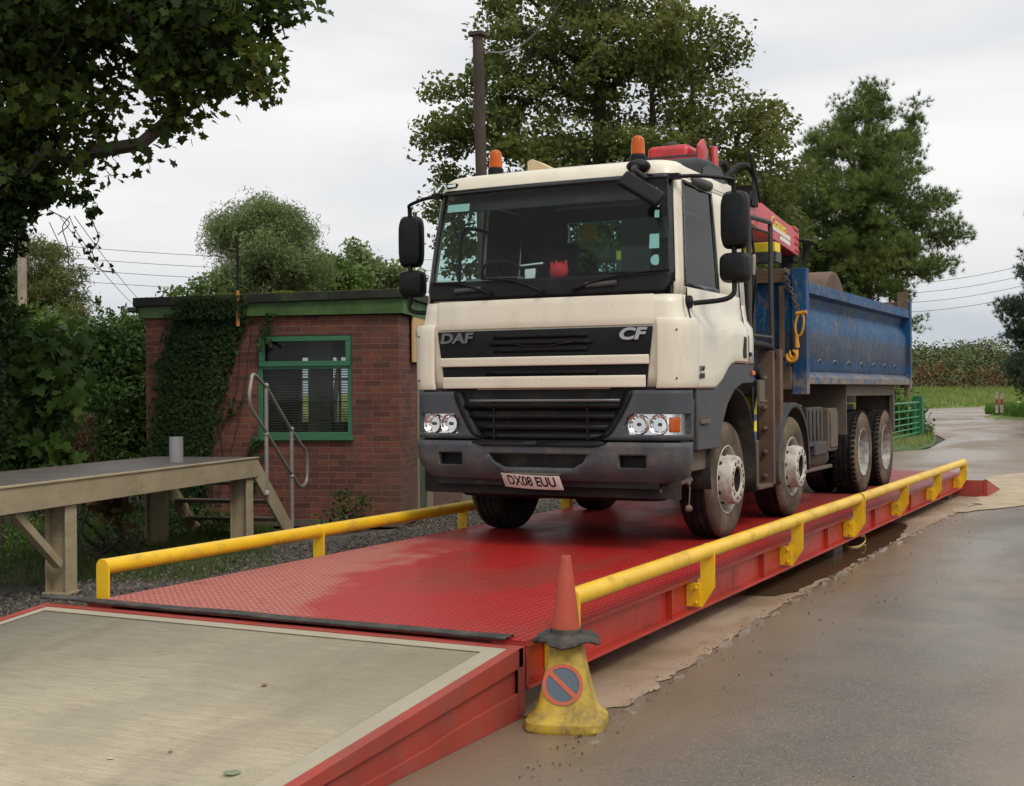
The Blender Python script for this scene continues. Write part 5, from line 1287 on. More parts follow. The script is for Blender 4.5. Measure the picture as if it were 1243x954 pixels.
# side frame above the rear wheels
for s in (1, -1):
    mb = MB(); mb.box(min(s*1.08, s*1.14), max(s*1.08, s*1.14), 5.86, 8.72, 1.19, 1.322); mb.box(min(s*1.08, s*1.14), max(s*1.08, s*1.14), 8.64, 8.72, .70, 1.188)
    mb.box(min(s*.62, s*1.14), max(s*.62, s*1.14), 5.83, 5.858, .74, 1.322); mb.box(min(s*.62, s*1.10), max(s*.62, s*1.10), 8.721, 8.74, .30, 1.18); mb.box(min(s*.62, s*1.12), max(s*.62, s*1.12), 5.86, 8.6, 1.22, 1.25); mb.build('side_frame', M_['mudmetal'], TR, bevel=.004)
# --- crane
CRN = MB(); CRN.box(-.32, .32, 2.12, 2.72, 1.0, 1.75); CRN.box(-.2, .2, 2.22, 2.6, 1.75, 3.10); CRN.lathe([(.24, 0), (.24, .1), (.2, .12)], (0, 2.4, 1.75), (0, 0, 1), 20)
C0 = CRN.build('crane_column', M_['darkmetal'], TR, bevel=.01)
mb = MB(); mb.box(.16, .58, 1.98, 2.30, 3.28, 3.555, Matrix.Identity(4)); mb.box(.3, .6, 2.05, 2.7, 3.0, 3.27); 
K = mb.build('crane_knuckle', M_['red_crane'], TR, bevel=.05)
mb = MB(); mb.box(.135, .60, 1.975, 1.98, 3.43, 3.45); mb.prism([(2.0, 3.22), (2.32, 3.22), (2.36, 3.45), (2.2, 3.58), (2.05, 3.50)], 'x', .625, .66); mb.lathe([(.08, 0), (.08, .04), (.05, .05)], (.36, 2.12, 3.545), (0, 0, 1), 16, True)
mb.build('knuckle_pin', M_['darkmetal'], K)
mb = MB(); mb.prism([(1.95, 3.30), (2.12, 3.30), (2.20, 3.50), (2.08, 3.60), (1.95, 3.52)], 'x', .665, .70); mb.prism([(2.10, 3.28), (2.24, 3.32), (2.20, 3.54), (2.08, 3.52)], 'x', .76, .79); mb.build('knuckle_plate', M_['red_crane'], K, bevel=.008)
a0 = np.array([.80, 2.62, 3.03]); b0 = np.array([.86, 4.40, 2.83])
mb = MB(); mb.bar(a0, b0, .22, .27); mb.bar(a0+[0, .3, .155], b0+[0, -.1, .15], .14, .03)
BM = mb.build('crane_boom', M_['red_crane'], TR, bevel=.012)
mb = MB(); mb.bar(a0+(b0-a0)*.9+[.0, 0, .14], a0+(b0-a0)*.98+[.0, 0, .13], .24, .04)
boom_ = mb.build('boom_end', M_['red_crane'], BM, bevel=.01); mb = MB()
for k in (.93, .97): 
    for dz in (-.09, -.02, .05): p = a0+(b0-a0)*k; mb.lathe([(0, .015), (.014, .012), (.016, 0)], (p[0]+.11, p[1], p[2]+dz), (1, 0, 0), 8)
mb.build('boom_bolts', M_['red_crane'], BM)
mb = MB(); dirb = (b0-a0)/np.linalg.norm(b0-a0); upb = np.array([0, -dirb[2], dirb[1]]); P = a0+dirb*1.05+np.array([.1125, 0, 0])+upb*.045
text_mb(mb, 'Cranes', .15, frame_M(tuple(P), tuple(dirb), tuple(upb)), .001, .2, .003, 1.15); mb.build('lettering', M_['yellow_flat'], BM)
mb = MB(); P = a0+dirb*.62+np.array([.111, 0, 0])-upb*.035; Mx = frame_M(tuple(P), tuple(dirb), tuple(upb)); mb.box(0, .85, 0, .045, 0, .002, Mx); mb.box(.5, .85, -.055, -.012, 0, .002, Mx); mb.build('white_band', M_['cream_flat'], BM)
mb = MB(); e = b0+[-.02, -.02, -.13]; mb.tube([tuple(e), tuple(e-[0, 0, .45])], .075, 12); mb.box(e[0]-.10, e[0]+.10, e[1]-.09, e[1]+.09, e[2]-.06, e[2]+.02); mb.lathe([(.11, 0), (.11, .12)], tuple(e-[0, 0, .42]), (0, 0, 1), 14, True); mb.build('rotator', M_['soot'], TR, bevel=.01)
mb = MB()
for k in range(4): mb.tube(smooth_path([b0+[.05+.03*k, .05, .05], b0+[.10+.02*k, .22+.03*k, .04], b0+[.08, .26, -.2], e+[.05, .12, -.35]], 5), .012, 6)
mb.build('boom_hoses', M_['black'], TR)
mb = MB(); p = a0
mb.box(.76, .95, 2.75, 2.95, 3.05, 3.24); mb.tube(smooth_path([(.80, 2.2, 3.15), (.84, 2.4, 3.32), (.88, 2.65, 3.42), (.92, 2.86, 3.40), (.94, 2.88, 3.28), (.92, 2.70, 3.1), (.88, 2.5, 2.9)], 6), .033, 10); mb.tube(smooth_path([(.72, 2.2, 3.3), (.78, 2.32, 3.40), (.82, 2.4, 3.34), (.86, 2.45, 3.1), (.88, 2.5, 2.8)], 5), .03, 9)
mb.tube([(.97, 2.60, 3.52), (1.0, 2.80, 3.16), (1.0, 2.84, 3.08)], .014, 6); mb.build('hydraulic_hoses', M_['soot'], TR)
# guard frame behind the cab
mb = MB(); x = 1.05; r_ = .025
mb.tube(smooth_path([(x, 2.0, 1.62), (x, 2.0, 2.2), (x, 2.0, 2.74), (x, 2.06, 2.83), (x, 2.2, 2.875), (x, 2.9, 2.90), (x, 3.0, 2.89), (x, 3.02, 2.82)], 5), r_, 8)
mb.tube([(x, 2.30, 1.62), (x, 2.30, 2.87)], r_, 8); mb.tube([(x, 3.02, 2.84), (x, 3.02, 2.2), (x, 3.05, 1.62)], r_, 8)
for z in (1.78, 1.66): mb.tube([(x, 2.0, z), (x, 3.04, z)], .018, 8)
mb.tube([(x-.02, 2.0, 2.80), (x-.02, 3.0, 2.80)], .015, 6)
mb.build('guard_frame', M_['darkmetal'], TR)
mb = MB()
for k in range(5): mb.tube(smooth_path([(.78+.05*k, 2.45, 3.1), (.85+.04*k, 2.42+.05*k, 2.5), (.88+.03*k, 2.40+.06*k, 2.2), (.85, 2.7+.05*k, 1.95-.05*k), (.8, 2.9, 2.2), (.7, 3.0, 2.4+.05*k)], 6), .013, 6)
mb.build('hose_bundle', M_['black'], TR)
mb = MB()
for k in range(3): mb.lathe([(.018, 0), (.022, .02), (.022, .18), (.016, .20)], (.93+.05*k, 2.30+.10*k, 2.35), (0, .1, 1), 8, True)
mb.build('hose_fittings', M_['galv'], TR, bevel=.004)
mb = MB(); mb.box(-.62, 1.07, 3.12, 3.30, 2.63, 2.725); yb_ = mb.build('rack_bar', M_['yellow_flat'], TR, bevel=.006)
mb = MB(); mb.box(-.62, 1.08, 3.115, 3.305, 2.53, 2.628); 
for xx in (-.3, .1, .5): mb.box(xx-.012, xx+.012, 3.117, 3.1195, 2.63, 2.725)
for xx in (-.5, .8): mb.box(xx-.03, xx+.03, 3.18, 3.24, 1.7, 2.529)
mb.build('rack', M_['guard'], TR, bevel=.004)
# outrigger
for s in (1, -1):
    mb = MB(); x1 = s*1.17
    mb.box(min(s*1.02, x1), max(s*1.02, x1), 2.66, 2.72, .37, 1.64); mb.box(min(s*1.02, s*1.15), max(s*1.02, s*1.15), 2.98, 3.08, .82, 1.66); mb.box(min(s*1.0, s*1.05), max(s*1.0, s*1.05), 2.73, 2.97, .6, 1.6)
    for z in (.45, .68, .90, 1.10, 1.38): mb.lathe([(0, .05), (.022, .045), (.026, 0)], (s*1.09, 2.66, z), (0, -1, 0), 8)
    lg_ = mb.build('outrigger_leg', M_['rust'], TR, bevel=.006)
    mb = MB(); mb.tube([(s*1.02, 2.42, .48), (s*1.02, 2.42, 1.42)], .055, 14); mb.build('cylinder', M_['blue_cyl'], lg_)
    mb = MB()
    for (z0_, z1_) in ((.88, .98), (1.04, 1.32)): m9 = MB(); m9.lathe([(.0565, z0_), (.0565, z1_)], (s*1.02, 2.42, 0), (0, 0, 1), 14); m9.build('cylinder_label', M_['yellow_flat'], lg_)
    mb = MB(); mb.tube([(s*1.02, 2.42, .36), (s*1.02, 2.42, .80)], .075, 12); mb.box(min(s*.88, s*1.16), max(s*.88, s*1.16), 2.22, 2.70, .345, .385); mb.build('foot', M_['rust'], lg_, bevel=.01)
    mb = MB(); mb.tube([(s*.3, 2.45, 1.42), (s*1.12, 2.45, 1.44)], .075, 12); mb.tube([(s*.5, 2.6, 1.3), (s*1.1, 2.55, 1.32)], .04, 8); mb.tube(smooth_path([(s*.9, 1.95, 1.66), (s*1.08, 2.1, 1.69), (s*1.12, 2.5, 1.69), (s*1.1, 2.85, 1.66), (s*1.08, 3.0, 1.58)], 5), .035, 8); mb.box(min(s*.9, s*1.14), max(s*.9, s*1.14), 2.25, 2.55, 1.22, 1.36); mb.build('outrigger_beam', M_['soot'], TR, bevel=.01)
    mb = MB(); mb.prism([(1.93, 1.36), (2.0, 1.36), (2.06, 1.60), (2.16, 1.63), (2.14, 1.68), (1.98, 1.66), (1.92, 1.6)], 'x', min(s*1.06, s*1.12), max(s*1.06, s*1.12)); mb.build('control_lever_guard', M_['red_crane'], TR, bevel=.01)
    mb = MB(); mb.box(min(s*1.13, s*1.16), max(s*1.13, s*1.16), 2.24, 2.42, 1.12, 1.36); 
    for k in range(4): mb.lathe([(0, .03), (.012, .025), (.014, 0)], (s*1.16, 2.26+.045*k, 1.16), (s, 0, 0), 6)
    mb.build('valve_block', M_['mudmetal'], TR, bevel=.005)
    mb = MB()
    for k in range(5): mb.tube(smooth_path([(s*1.1, 2.2+.04*k, 1.3), (s*(1.12-.02*k), 2.16+.05*k, .95), (s*1.05, 2.3, .62+.05*k)], 5), .012, 5)
    mb.build('valve_hoses', M_['black'], TR)
# lifting chain with yellow hooks, hung on the headboard
P_ = [on(953, 326, 'y', 7.14), on(957, 345, 'y', 7.13), on(964, 362, 'y', 7.12), on(968.5, 378, 'y', 7.12)]
CH = empty('lifting_chain', (P_[0][0], P_[0][1], P_[0][2]), 0, 'dark lifting chain with yellow ring and hook hanging down the blue headboard', 'chain')
def links(path, mat, name, l=.055, r_=.007):
    pts = smooth_path([tuple(p-P_[0]) for p in path], 12); mb = MB(); acc = 0; last = pts[0]; k = 0
    for i in range(1, len(pts)):
        seg = np.linalg.norm(pts[i]-last)
        if seg >= l*.70:
            c = (np.array(pts[i])+last)/2; d = Vector(pts[i]-last).normalized(); sdv = Vector((1, 0, 0)) if k % 2 else Vector((0, 1, 0)); sdv = (sdv-d*sdv.dot(d)).normalized()
            ring = [tuple(Vector(c)+d*(l/2*math.cos(a))+sdv*(.020*math.sin(a))) for a in lin(0, 2*math.pi, 13)[:-1]]
            mb.tube(ring, r_, 6, closed=True); last = np.array(pts[i]); k += 1
    return mb.build(name, mat, CH)
links(P_, M_['chain'], 'chain_run'); 
links([on(968, 408, 'y', 7.12), on(966, 422, 'y', 7.12), on(961, 440, 'y', 7.12), on(955, 446, 'y', 7.12)], M_['chain'], 'chain_run')
c = on(970.5, 394, 'y', 7.11)-P_[0]; mb = MB(); ring = [tuple(c+np.array([.042*math.cos(a)+.012*math.sin(a), 0, .115*math.sin(a)])) for a in lin(0, 2*math.pi, 25)[:-1]]; mb.tube(ring, .013, 8, closed=True)
q = c+np.array([.015, 0, .11]); mb.tube([tuple(q-[.05, 0, .0]), tuple(q+[.06, 0, .015])], .02, 8); mb.build('ring', M_['gold'], CH)
c = on(967, 416, 'y', 7.11)-P_[0]; mb = MB(); mb.tube([tuple(c+[.0, 0, .08]), tuple(c+[.005, 0, -.05])], [.018, .026], 8); mb.tube([tuple(c+np.array([-.035+.035*math.cos(a), 0, -.10-.055*math.sin(a)])) for a in lin(-.6, 3.6, 12)], [.02]*9+[.016, .012, .008], 8); mb.build('hook', M_['gold'], CH)
c = on(961, 432, 'y', 7.10)-P_[0]; mb = MB(); mb.tube([tuple(c+np.array([-.0+.05*math.cos(a), 0, .0-.055*math.sin(a)])) for a in lin(-1.3, 3.6, 14)], [.018]*9+[.024, .022, .018, .014, .01], 8); mb.build('hook', M_['gold'], CH)
# grab bucket lying in the body
gp = np.array([TX+.55, TY+6.1, 2.02]); GB = empty('grab_bucket', gp, R(0), 'rusty clamshell grab bucket lying in the blue tipper body', 'bucket')
for sd2 in (1, -1):
    arc = [(sd2*.62*math.cos(R(a)), .05+.60*math.sin(R(a))) for a in lin(0, 84, 10)]
    poly = [(sd2*.03, -.35)]+[(sd2*.50, -.30)]+arc+[(sd2*.03, .64)]
    mb = MB(); mb.prism(poly, 'x', -.40, .40); mb.build('shell', M_['rust'], GB, bevel=.02)
mb = MB(); mb.box(-.43, -.401, -.5, .5, .0, .14); mb.box(.401, .43, -.5, .5, .0, .14); mb.build('shell_rib', M_['rust'], GB, bevel=.01)
# spoil in the body
rows = []
for i in range(24):
    y = 3.75+i*(5.5/23); rows.append([(x, y, 2.02+.30*math.exp(-((x)/.9)**2)+.10*math.sin(y*2.3)-.06*max(0, y-7.2)+random.uniform(-.03, .03)) for x in lin(-1.08, 1.08, 14)])
mb = MB(); mb.grid(rows); o = mb.build('spoil_heap', M_['rust'], origin=None); o.location = (TX, TY, 0); tag(o, 'low heap of brown spoil inside the blue tipper body', 'spoil', kind='stuff')
# ================================================================== VEGETATION
def tmpl(kind):
    if kind == 'maple':
        p = [(0, -.12), (.16, -.34), (.30, -.22), (.52, -.20), (.40, .04), (.62, .22), (.30, .26), (.22, .36), (0, .66), (-.22, .36), (-.30, .26), (-.62, .22), (-.40, .04), (-.52, -.20), (-.30, -.22), (-.16, -.34)]
    elif kind == 'ivy':
        p = [(0, -.3), (.42, -.34), (.30, .02), (.0, .55), (-.30, .02), (-.42, -.34)]
    elif kind == 'oval':
        p = [(0, -.5), (.26, -.15), (.20, .25), (0, .55), (-.20, .25), (-.26, -.15)]
    elif kind == 'quad':
        p = [(0, -.5), (.36, 0), (0, .5), (-.36, 0)]
    elif kind == 'lance':
        p = [(0, -.6), (.11, 0), (0, .6), (-.11, 0)]
    elif kind == 'needle':
        p = [(-.045, 0), (.045, 0), (0, 1)]
    return np.array(p)
def leaf_verts(C, size, kind, up=.6, dirs=None, spread=1.0, fold=0.12):
    """C (n,3) centres; orientation random with normals biased upward, or growing along dirs"""
    n = len(C); T = tmpl(kind); k = len(T)
    if dirs is None:
        nrm = RNG.normal(0, 1, (n, 3))*spread; nrm[:, 2] += up*1.6
    else:
        nrm = RNG.normal(0, 1, (n, 3))
    nrm /= np.linalg.norm(nrm, axis=1)[:, None]
    if dirs is None:
        a = RNG.normal(0, 1, (n, 3)); a[:, 2] -= .35
    else: a = dirs.copy()
    if dirs is None:
        a -= nrm*np.sum(a*nrm, 1)[:, None]
    a /= np.linalg.norm(a, axis=1)[:, None]+1e-9
    b = np.cross(nrm, a); b /= np.linalg.norm(b, axis=1)[:, None]+1e-9
    nn = np.cross(a, b)
    s = size*(RNG.random(n)*.6+.7)
    V = C[:, None, :]+s[:, None, None]*(b[:, None, :]*T[None, :, 0, None]+a[:, None, :]*T[None, :, 1, None]+nn[:, None, :]*(fold*np.abs(T[None, :, 0, None])-fold*.6*T[None, :, 1, None]**2))
    return V.reshape(-1, 3), k
def blob_pts(blobs, n, shell=.5, gauss=False):
    """blobs: (u, v, ru, rv, d, rd) crown lobes: where each stands (seen from the survey point), its half sizes in px at that distance, depth half size m"""
    ctr = []; rad = []
    for (u, v, ru, rv, d, rd) in blobs:
        ctr.append(at(u, v, d)); rad.append((ru*d/FPX, rd, rv*d/FPX))
    ctr = np.array(ctr); rad = np.array(rad); vol = np.prod(rad, 1)**.75; pr = vol/vol.sum()
    idx = RNG.choice(len(blobs), n, p=pr); q = RNG.normal(0, 1, (n, 3)); q /= np.linalg.norm(q, axis=1)[:, None]; q *= (RNG.random(n)**shell)[:, None]
    hx = np.array([Rv0[0], Rv0[1], 0]); hy = np.array([Fv[0], Fv[1], 0])
    q = q*rad[idx]; return ctr[idx]+hx*q[:, 0:1]+hy*q[:, 1:2]+np.array([0, 0, 1])*q[:, 2:3]
def grow(base, trunk, ctrs, tr0, tip=.012, jit=.10, power=2.3, sides=6, maxn=None, droop=0):
    """limbs from a trunk polyline to every cluster centre -> (MB of tubes)"""
    P = [np.array(p, float) for p in trunk]; par = [-1]+list(range(len(P)-1)); nt_ = len(P)
    P = list(P); D = np.array([np.min(np.linalg.norm(np.array(trunk)-c, axis=1)) for c in ctrs]); order = np.argsort(D); leafn = []
    arr = np.array(P)
    for i in order:
        c = ctrs[i]; d = np.linalg.norm(arr-c, axis=1)+np.maximum(0, arr[:, 2]-c[2])*.8+np.where(np.arange(len(arr)) < nt_, 0, .0)
        d[0] += 99
        j = int(np.argmin(d)); a = arr[j]; L_ = np.linalg.norm(c-a); m = max(1, int(L_/max(.35, L_/4))); prev = j; new = []
        for k in range(1, m+1):
            t = k/m; p = a+(c-a)*t; 
            if k < m: p = p+RNG.normal(0, jit*L_*.35, 3)+np.array([0, 0, droop*L_*math.sin(math.pi*t)])
            P.append(p); par.append(prev); prev = len(P)-1; new.append(p)
        arr = np.vstack([arr]+new); leafn.append(prev)
    n = len(P); r = np.full(n, 0.0); ch = [[] for _ in range(n)]
    for i in range(n):
        if par[i] >= 0: ch[par[i]].append(i)
    for i in range(n-1, -1, -1):
        r[i] = tip if not ch[i] else max(tip, sum(r[c]**power for c in ch[i])**(1/power))
    sc = tr0/max(r[0], 1e-6); r = np.where(r > tip*1.5, np.minimum(r*sc, tr0), np.maximum(r*min(sc, 1), tip*.5)); 
    for i in range(nt_): r[i] = tr0*(1-.75*i/nt_)
    mt = MB(); mt.tube([P[i] for i in range(nt_)], [tr0*(1-.75*i/nt_) for i in range(nt_)], 12)
    ml = MB(); done = set(range(nt_))
    for i in range(nt_, n):
        if i in done: continue
        chain = [par[i], i]; done.add(i); cur = i
        while ch[cur]:
            nx = max(ch[cur], key=lambda c: r[c])
            if nx in done: break
            chain.append(nx); done.add(nx); cur = nx
        rr = [min(r[c], r[chain[1]]*1.05) for c in chain]
        ml.tube([P[c] for c in chain], rr, sides if rr[0] > .03 else 4, caps=False)
    return mt, ml
def tree(name, label, cat, base, trunk, blobs, ncl, per, lsize, cr, lmat, bmat, kind='quad', tr0=.2, up=.6, group=None, flat=.6, shell=.5, twigtip=.008, extra=None, crownname='crown', spread=1., rmin=0.):
    base = np.array(base, float)
    T = empty(name, base, 0, label, cat, group)
    C_ = blob_pts(blobs, ncl, shell)
    C_ = C_[C_[:, 2] > base[2]+.3+rmin]
    mt, ml = grow(base, trunk, C_, tr0, twigtip)
    for m_, nm in ((mt, 'trunk'), (ml, 'branches')):
        m_.v = [tuple(np.array(v)-base) for v in m_.v]
        if m_.f: m_.build(nm, bmat, T, fixn=False)
    k = len(C_); cnt = np.maximum(3, (per*(RNG.random(k)*1.1+.45)).astype(int)); idx = np.repeat(np.arange(k), cnt)
    bq = RNG.normal(0, 1, (len(idx), 3)); bq /= np.linalg.norm(bq, axis=1)[:, None]; bq *= (RNG.random(len(idx))**.45)[:, None]*1.75; off = bq*cr*np.array([1, 1, flat])*(RNG.random(k)*.6+.7)[idx][:, None]
    LC = C_[idx]+off; clr = RNG.random(k)
    if kind == 'needle':
        # tufts: each centre throws a burst of needles, mostly up and outward
        nn = 22; LC2 = np.repeat(LC, nn, 0); ax = off/(np.linalg.norm(off, axis=1)[:, None]+1e-6)*.5+np.array([0, 0, .9]); dirs = np.repeat(ax, nn, 0)+RNG.normal(0, .65, (len(LC2), 3))
        V, kk = leaf_verts(LC2, lsize, 'needle', dirs=dirs); rnd = np.clip(np.repeat((clr[idx]*.5+RNG.random(len(idx))*.5), nn)*.8+RNG.random(len(LC2))*.2, 0, 1)
    else:
        V, kk = leaf_verts(LC, lsize, kind, up, spread=spread); rnd = np.clip(clr[idx]*.45+RNG.random(len(idx))*.55, 0, 1)
    flat_mesh(crownname, V-base, kk, lmat, T, rnd=rnd)
    return T
def gnd(u, d, z=G): p = at(u, 477, d); return np.array([p[0], p[1], z])
def trunkline(base, topp, n=6, wob=.15):
    base = np.array(base, float); topp = np.array(topp, float)
    return [base+(topp-base)*t+(RNG.normal(0, wob, 3)*[1, 1, .2] if 0 < t < 1 else 0) for t in np.linspace(0, 1, n)]

# --- big sycamore behind the lorry
b = gnd(735, 30); 
tree('sycamore_tree', 'large spreading sycamore behind the cab, its crown reaching the top of the picture', 'tree', b, trunkline(b, at(725, 60, 30), 8),
     [(720, 70, 150, 95, 30, 3.5), (600, 140, 72, 55, 29, 2.2), (860, 165, 85, 62, 30, 2.8), (715, -70, 150, 90, 30, 3.5), (868, 70, 40, 40, 29.5, 1.5), (548, 165, 40, 30, 29, 1.2), (545, 112, 32, 16, 29.5, 1), (915, 235, 70, 70, 30, 2.6),
      (715, 215, 170, 60, 30, 3), (730, 310, 150, 60, 30, 2.5), (540, 235, 26, 45, 30, 1.4), (560, 300, 35, 40, 30, 1.5), (620, 60, 50, 70, 29, 2), (900, 300, 80, 60, 30, 2), (930, 160, 30, 30, 30, 1.2), (800, 60, 70, 60, 28.5, 1.8), (660, 180, 60, 40, 27.6, 1.2), (790, 190, 60, 40, 27.6, 1.2)],
     1150, 72, .115, .27, M_['sycamore'], M_['bark'], 'quad', .32, shell=.5, flat=.5)
# --- pine
b = gnd(1050, 42)
tree('pine_tree', 'tall dark green pine with open lower branches behind the blue tipper body', 'tree', b, trunkline(b, at(1055, 120, 42), 9, .08),
     [(1053, 108, 12, 16, 42, .5), (1048, 138, 30, 26, 42, 1.2), (1110, 138, 13, 18, 42, .6), (1104, 165, 18, 20, 42, .8), (1022, 185, 48, 36, 42, 1.8), (1085, 200, 42, 40, 42, 1.8), (1000, 245, 62, 40, 42, 2.4), (1100, 262, 58, 30, 42, 2.2), (1148, 290, 22, 16, 42, 1), (965, 310, 60, 55, 42, 2.4),
      (1040, 300, 70, 36, 41.5, 2.2), (1118, 325, 34, 12, 42, 1.2), (1095, 355, 24, 10, 42, 1), (990, 360, 70, 30, 42, 2.2), (1108, 388, 18, 6, 42, .7), (925, 280, 45, 60, 43, 2), (1060, 240, 50, 36, 40.6, 1.4), (1075, 315, 50, 30, 41, 1.6), (1030, 345, 60, 24, 41.6, 1.8), (1010, 400, 60, 30, 42, 2), (985, 210, 20, 20, 42, .8)],
     1000, 24, .165, .25, M_['pine'], M_['pinebark'], 'needle', .28, flat=.6, shell=.40, twigtip=.015)
# --- willow and companions far left centre
b = gnd(285, 45); tree('willow_tree', 'soft grey green rounded willow beyond the hut roof', 'tree', b, trunkline(b, at(330, 290, 45), 6),
     [(283, 285, 30, 30, 45, 1.5), (325, 265, 34, 24, 45, 1.5), (358, 278, 24, 26, 45, 1.4), (325, 305, 50, 30, 45, 1.8), (268, 300, 18, 16, 45, .8), (360, 325, 40, 25, 45, 1.6), (300, 345, 50, 30, 45, 1.5)],
     420, 130, .15, .30, M_['willow'], M_['bark'], 'lance', .16, up=.2, flat=.9)
b = gnd(405, 48); tree('field_tree', 'low rounded green tree beyond the right end of the hut roof', 'tree', b, trunkline(b, at(405, 345, 48), 5),
     [(395, 335, 28, 24, 48, 1.4), (420, 345, 30, 20, 48, 1.4), (380, 350, 40, 20, 48, 1.4)], 130, 80, .18, .32, M_['lightleaf'], M_['bark'], 'quad', .12, group='trees beyond the hut')
b = gnd(450, 52); tree('field_tree', 'pale feathery tree just left of the lorry mirrors, beyond the hut', 'tree', b, trunkline(b, at(437, 310, 52), 5),
     [(432, 312, 16, 16, 52, 1), (445, 330, 28, 16, 52, 1.3), (480, 340, 35, 18, 52, 1.4), (450, 355, 50, 22, 52, 1.5)], 150, 60, .18, .32, M_['willow'], M_['bark'], 'quad', .12, group='trees beyond the hut')
# --- olive tree upper left
b = gnd(65, 30); tree('olive_green_tree', 'yellowish green feathery tree behind the pale pole at the left', 'tree', b, trunkline(b, at(60, 320, 30), 5),
     [(52, 305, 22, 20, 30, 1), (72, 340, 26, 32, 30, 1.2), (35, 350, 40, 40, 30, 1.4), (88, 385, 18, 20, 30, 1), (60, 400, 40, 30, 30, 1.4), (0, 380, 40, 50, 30, 1.4)], 300, 90, .12, .20, M_['olive'], M_['bark'], 'lance', .12, up=.3)
# --- maple with ivy-clad trunk, overhanging from the left
mb_ = at(-28, 600, 13.2); b = np.array([mb_[0], mb_[1], G])
tree('maple_tree', 'dark maple overhanging the top left corner, its trunk wrapped in ivy', 'tree', b, trunkline(b, at(-20, -60, 13.2), 8, .05),
     [(60, 50, 95, 70, 12.8, 1.6), (190, 30, 90, 62, 12.6, 1.4), (288, 18, 48, 42, 12.2, 1.0), (318, 55, 16, 22, 12.2, .6), (296, 108, 24, 14, 12.2, .5), (235, 98, 34, 28, 12.4, .8), (205, 140, 26, 14, 12.4, .5), (100, 130, 42, 26, 12.6, .8), (155, 172, 28, 14, 12.4, .5), (142, 190, 12, 8, 12.4, .3),
      (40, 140, 50, 50, 13, 1.2), (-10, 150, 50, 100, 13.2, 1.2), (200, -100, 200, 85, 12.6, 2.6), (0, -170, 260, 130, 13.2, 3), (330, -50, 30, 45, 12.2, .8), (-100, 0, 150, 150, 13.5, 2.5), (100, -320, 260, 140, 13, 3.2), (300, -240, 200, 110, 14.5, 2.0), (348, 12, 20, 26, 12.2, .5), (325, 80, 18, 26, 12.2, .5), (250, 60, 50, 40, 12.2, 1), (30, 215, 35, 40, 12.9, .6), (80, 185, 40, 25, 12.7, .5)],  # lobes above the view are extended over the hut to shade it
     1400, 36, .096, .20, M_['maple'], M_['bark'], 'maple', .26, up=.35, shell=.5, flat=.7, twigtip=.006)
ivb = [(8, 260, 34, 60, 12.9, .4), (-8, 250, 34, 90, 13.0, .45), (-14, 400, 30, 90, 13.0, .4), (-14, 520, 30, 80, 13.0, .4), (-30, 330, 40, 280, 13.1, .4), (40, 228, 45, 22, 12.8, .35), (88, 240, 30, 12, 12.7, .2), (112, 258, 12, 9, 12.7, .12), (20, 200, 50, 60, 12.9, .5)]
IV = empty('ivy_plant', b+np.array([.25, -.25, 0]), 0, 'dark ivy climbing the maple trunk at the left edge, with loose trailing shoots', 'ivy')
P = blob_pts(ivb, 9000, .45); V, k = leaf_verts(P, .075, 'ivy', .1); flat_mesh('leaves', V-np.array(IV.location), k, M_['ivy'], IV)
st = MB(); LV = []
for (pts) in ([(85, 262), (76, 275), (80, 292), (82, 300), (84, 330)], [(84, 262), (92, 280), (104, 298), (118, 325), (136, 330)], [(108, 262), (115, 275), (120, 290), (112, 305), (118, 318)], [(60, 255), (84, 270), (70, 285)]):
    pp = smooth_path([at(u, v, 12.7) for (u, v) in pts], 6); st.tube([tuple(p-np.array(IV.location)) for p in pp], .005, 4)
    for p in pp[::2]: LV.append(p+RNG.normal(0, .02, 3))
st.build('shoots', M_['bark'], IV, fixn=False); V, k = leaf_verts(np.repeat(np.array(LV)[-30:-6], 2, 0)+RNG.normal(0, .02, (48, 3)), .06, 'ivy', .1); flat_mesh('shoot_leaves', V-np.array(IV.location), k, M_['ivy'], IV)

# --- shrubs along the left
def shrub(name, label, cat, blobs, n, size, mat, kind, up=.6, group=None, d=None, stems=10, cr=None, shell=.45):
    c = blobs[0]; base = gnd(c[0], c[4]); T = empty(name, base, 0, label, cat, group)
    CL = blob_pts(blobs, max(10, n//45), shell); CL = CL[CL[:, 2] > G+.05]
    idx = RNG.integers(0, len(CL), n); cr = cr or size*2.2
    P = CL[idx]+np.clip(RNG.normal(0, cr, (n, 3)), -1.6*cr, 1.6*cr)*[1, 1, .7]; P[:, 2] = np.maximum(P[:, 2], G+.02)
    V, k = leaf_verts(P, size, kind, up); clr = RNG.random(len(CL)); flat_mesh('foliage', V-base, k, mat, T, rnd=np.clip(clr[idx]*.4+RNG.random(n)*.6, 0, 1))
    st = MB()
    for i in range(stems):
        q = CL[RNG.integers(0, len(CL))]; a = base+np.array([RNG.normal(0, .25), RNG.normal(0, .25), 0]); m = (a+q)/2+RNG.normal(0, .12, 3)
        st.tube([tuple(p-base) for p in smooth_path([a, m, q], 4)], [.025-.018*i_/8 for i_ in range(9)], 5)
    st.build('stems', M_['bark'], T, fixn=False)
    return T
shrub('hedge_shrub', 'dense dark green hedge shrub filling the gap left of the ivy covered hut corner', 'hedge', [(150, 480, 45, 80, 20.5, 1.0), (168, 500, 35, 90, 20, .8), (130, 520, 50, 60, 19.5, .8), (160, 430, 40, 45, 20.5, .8)], 17000, .085, M_['hedge'], 'oval', group='hedge behind the platform')
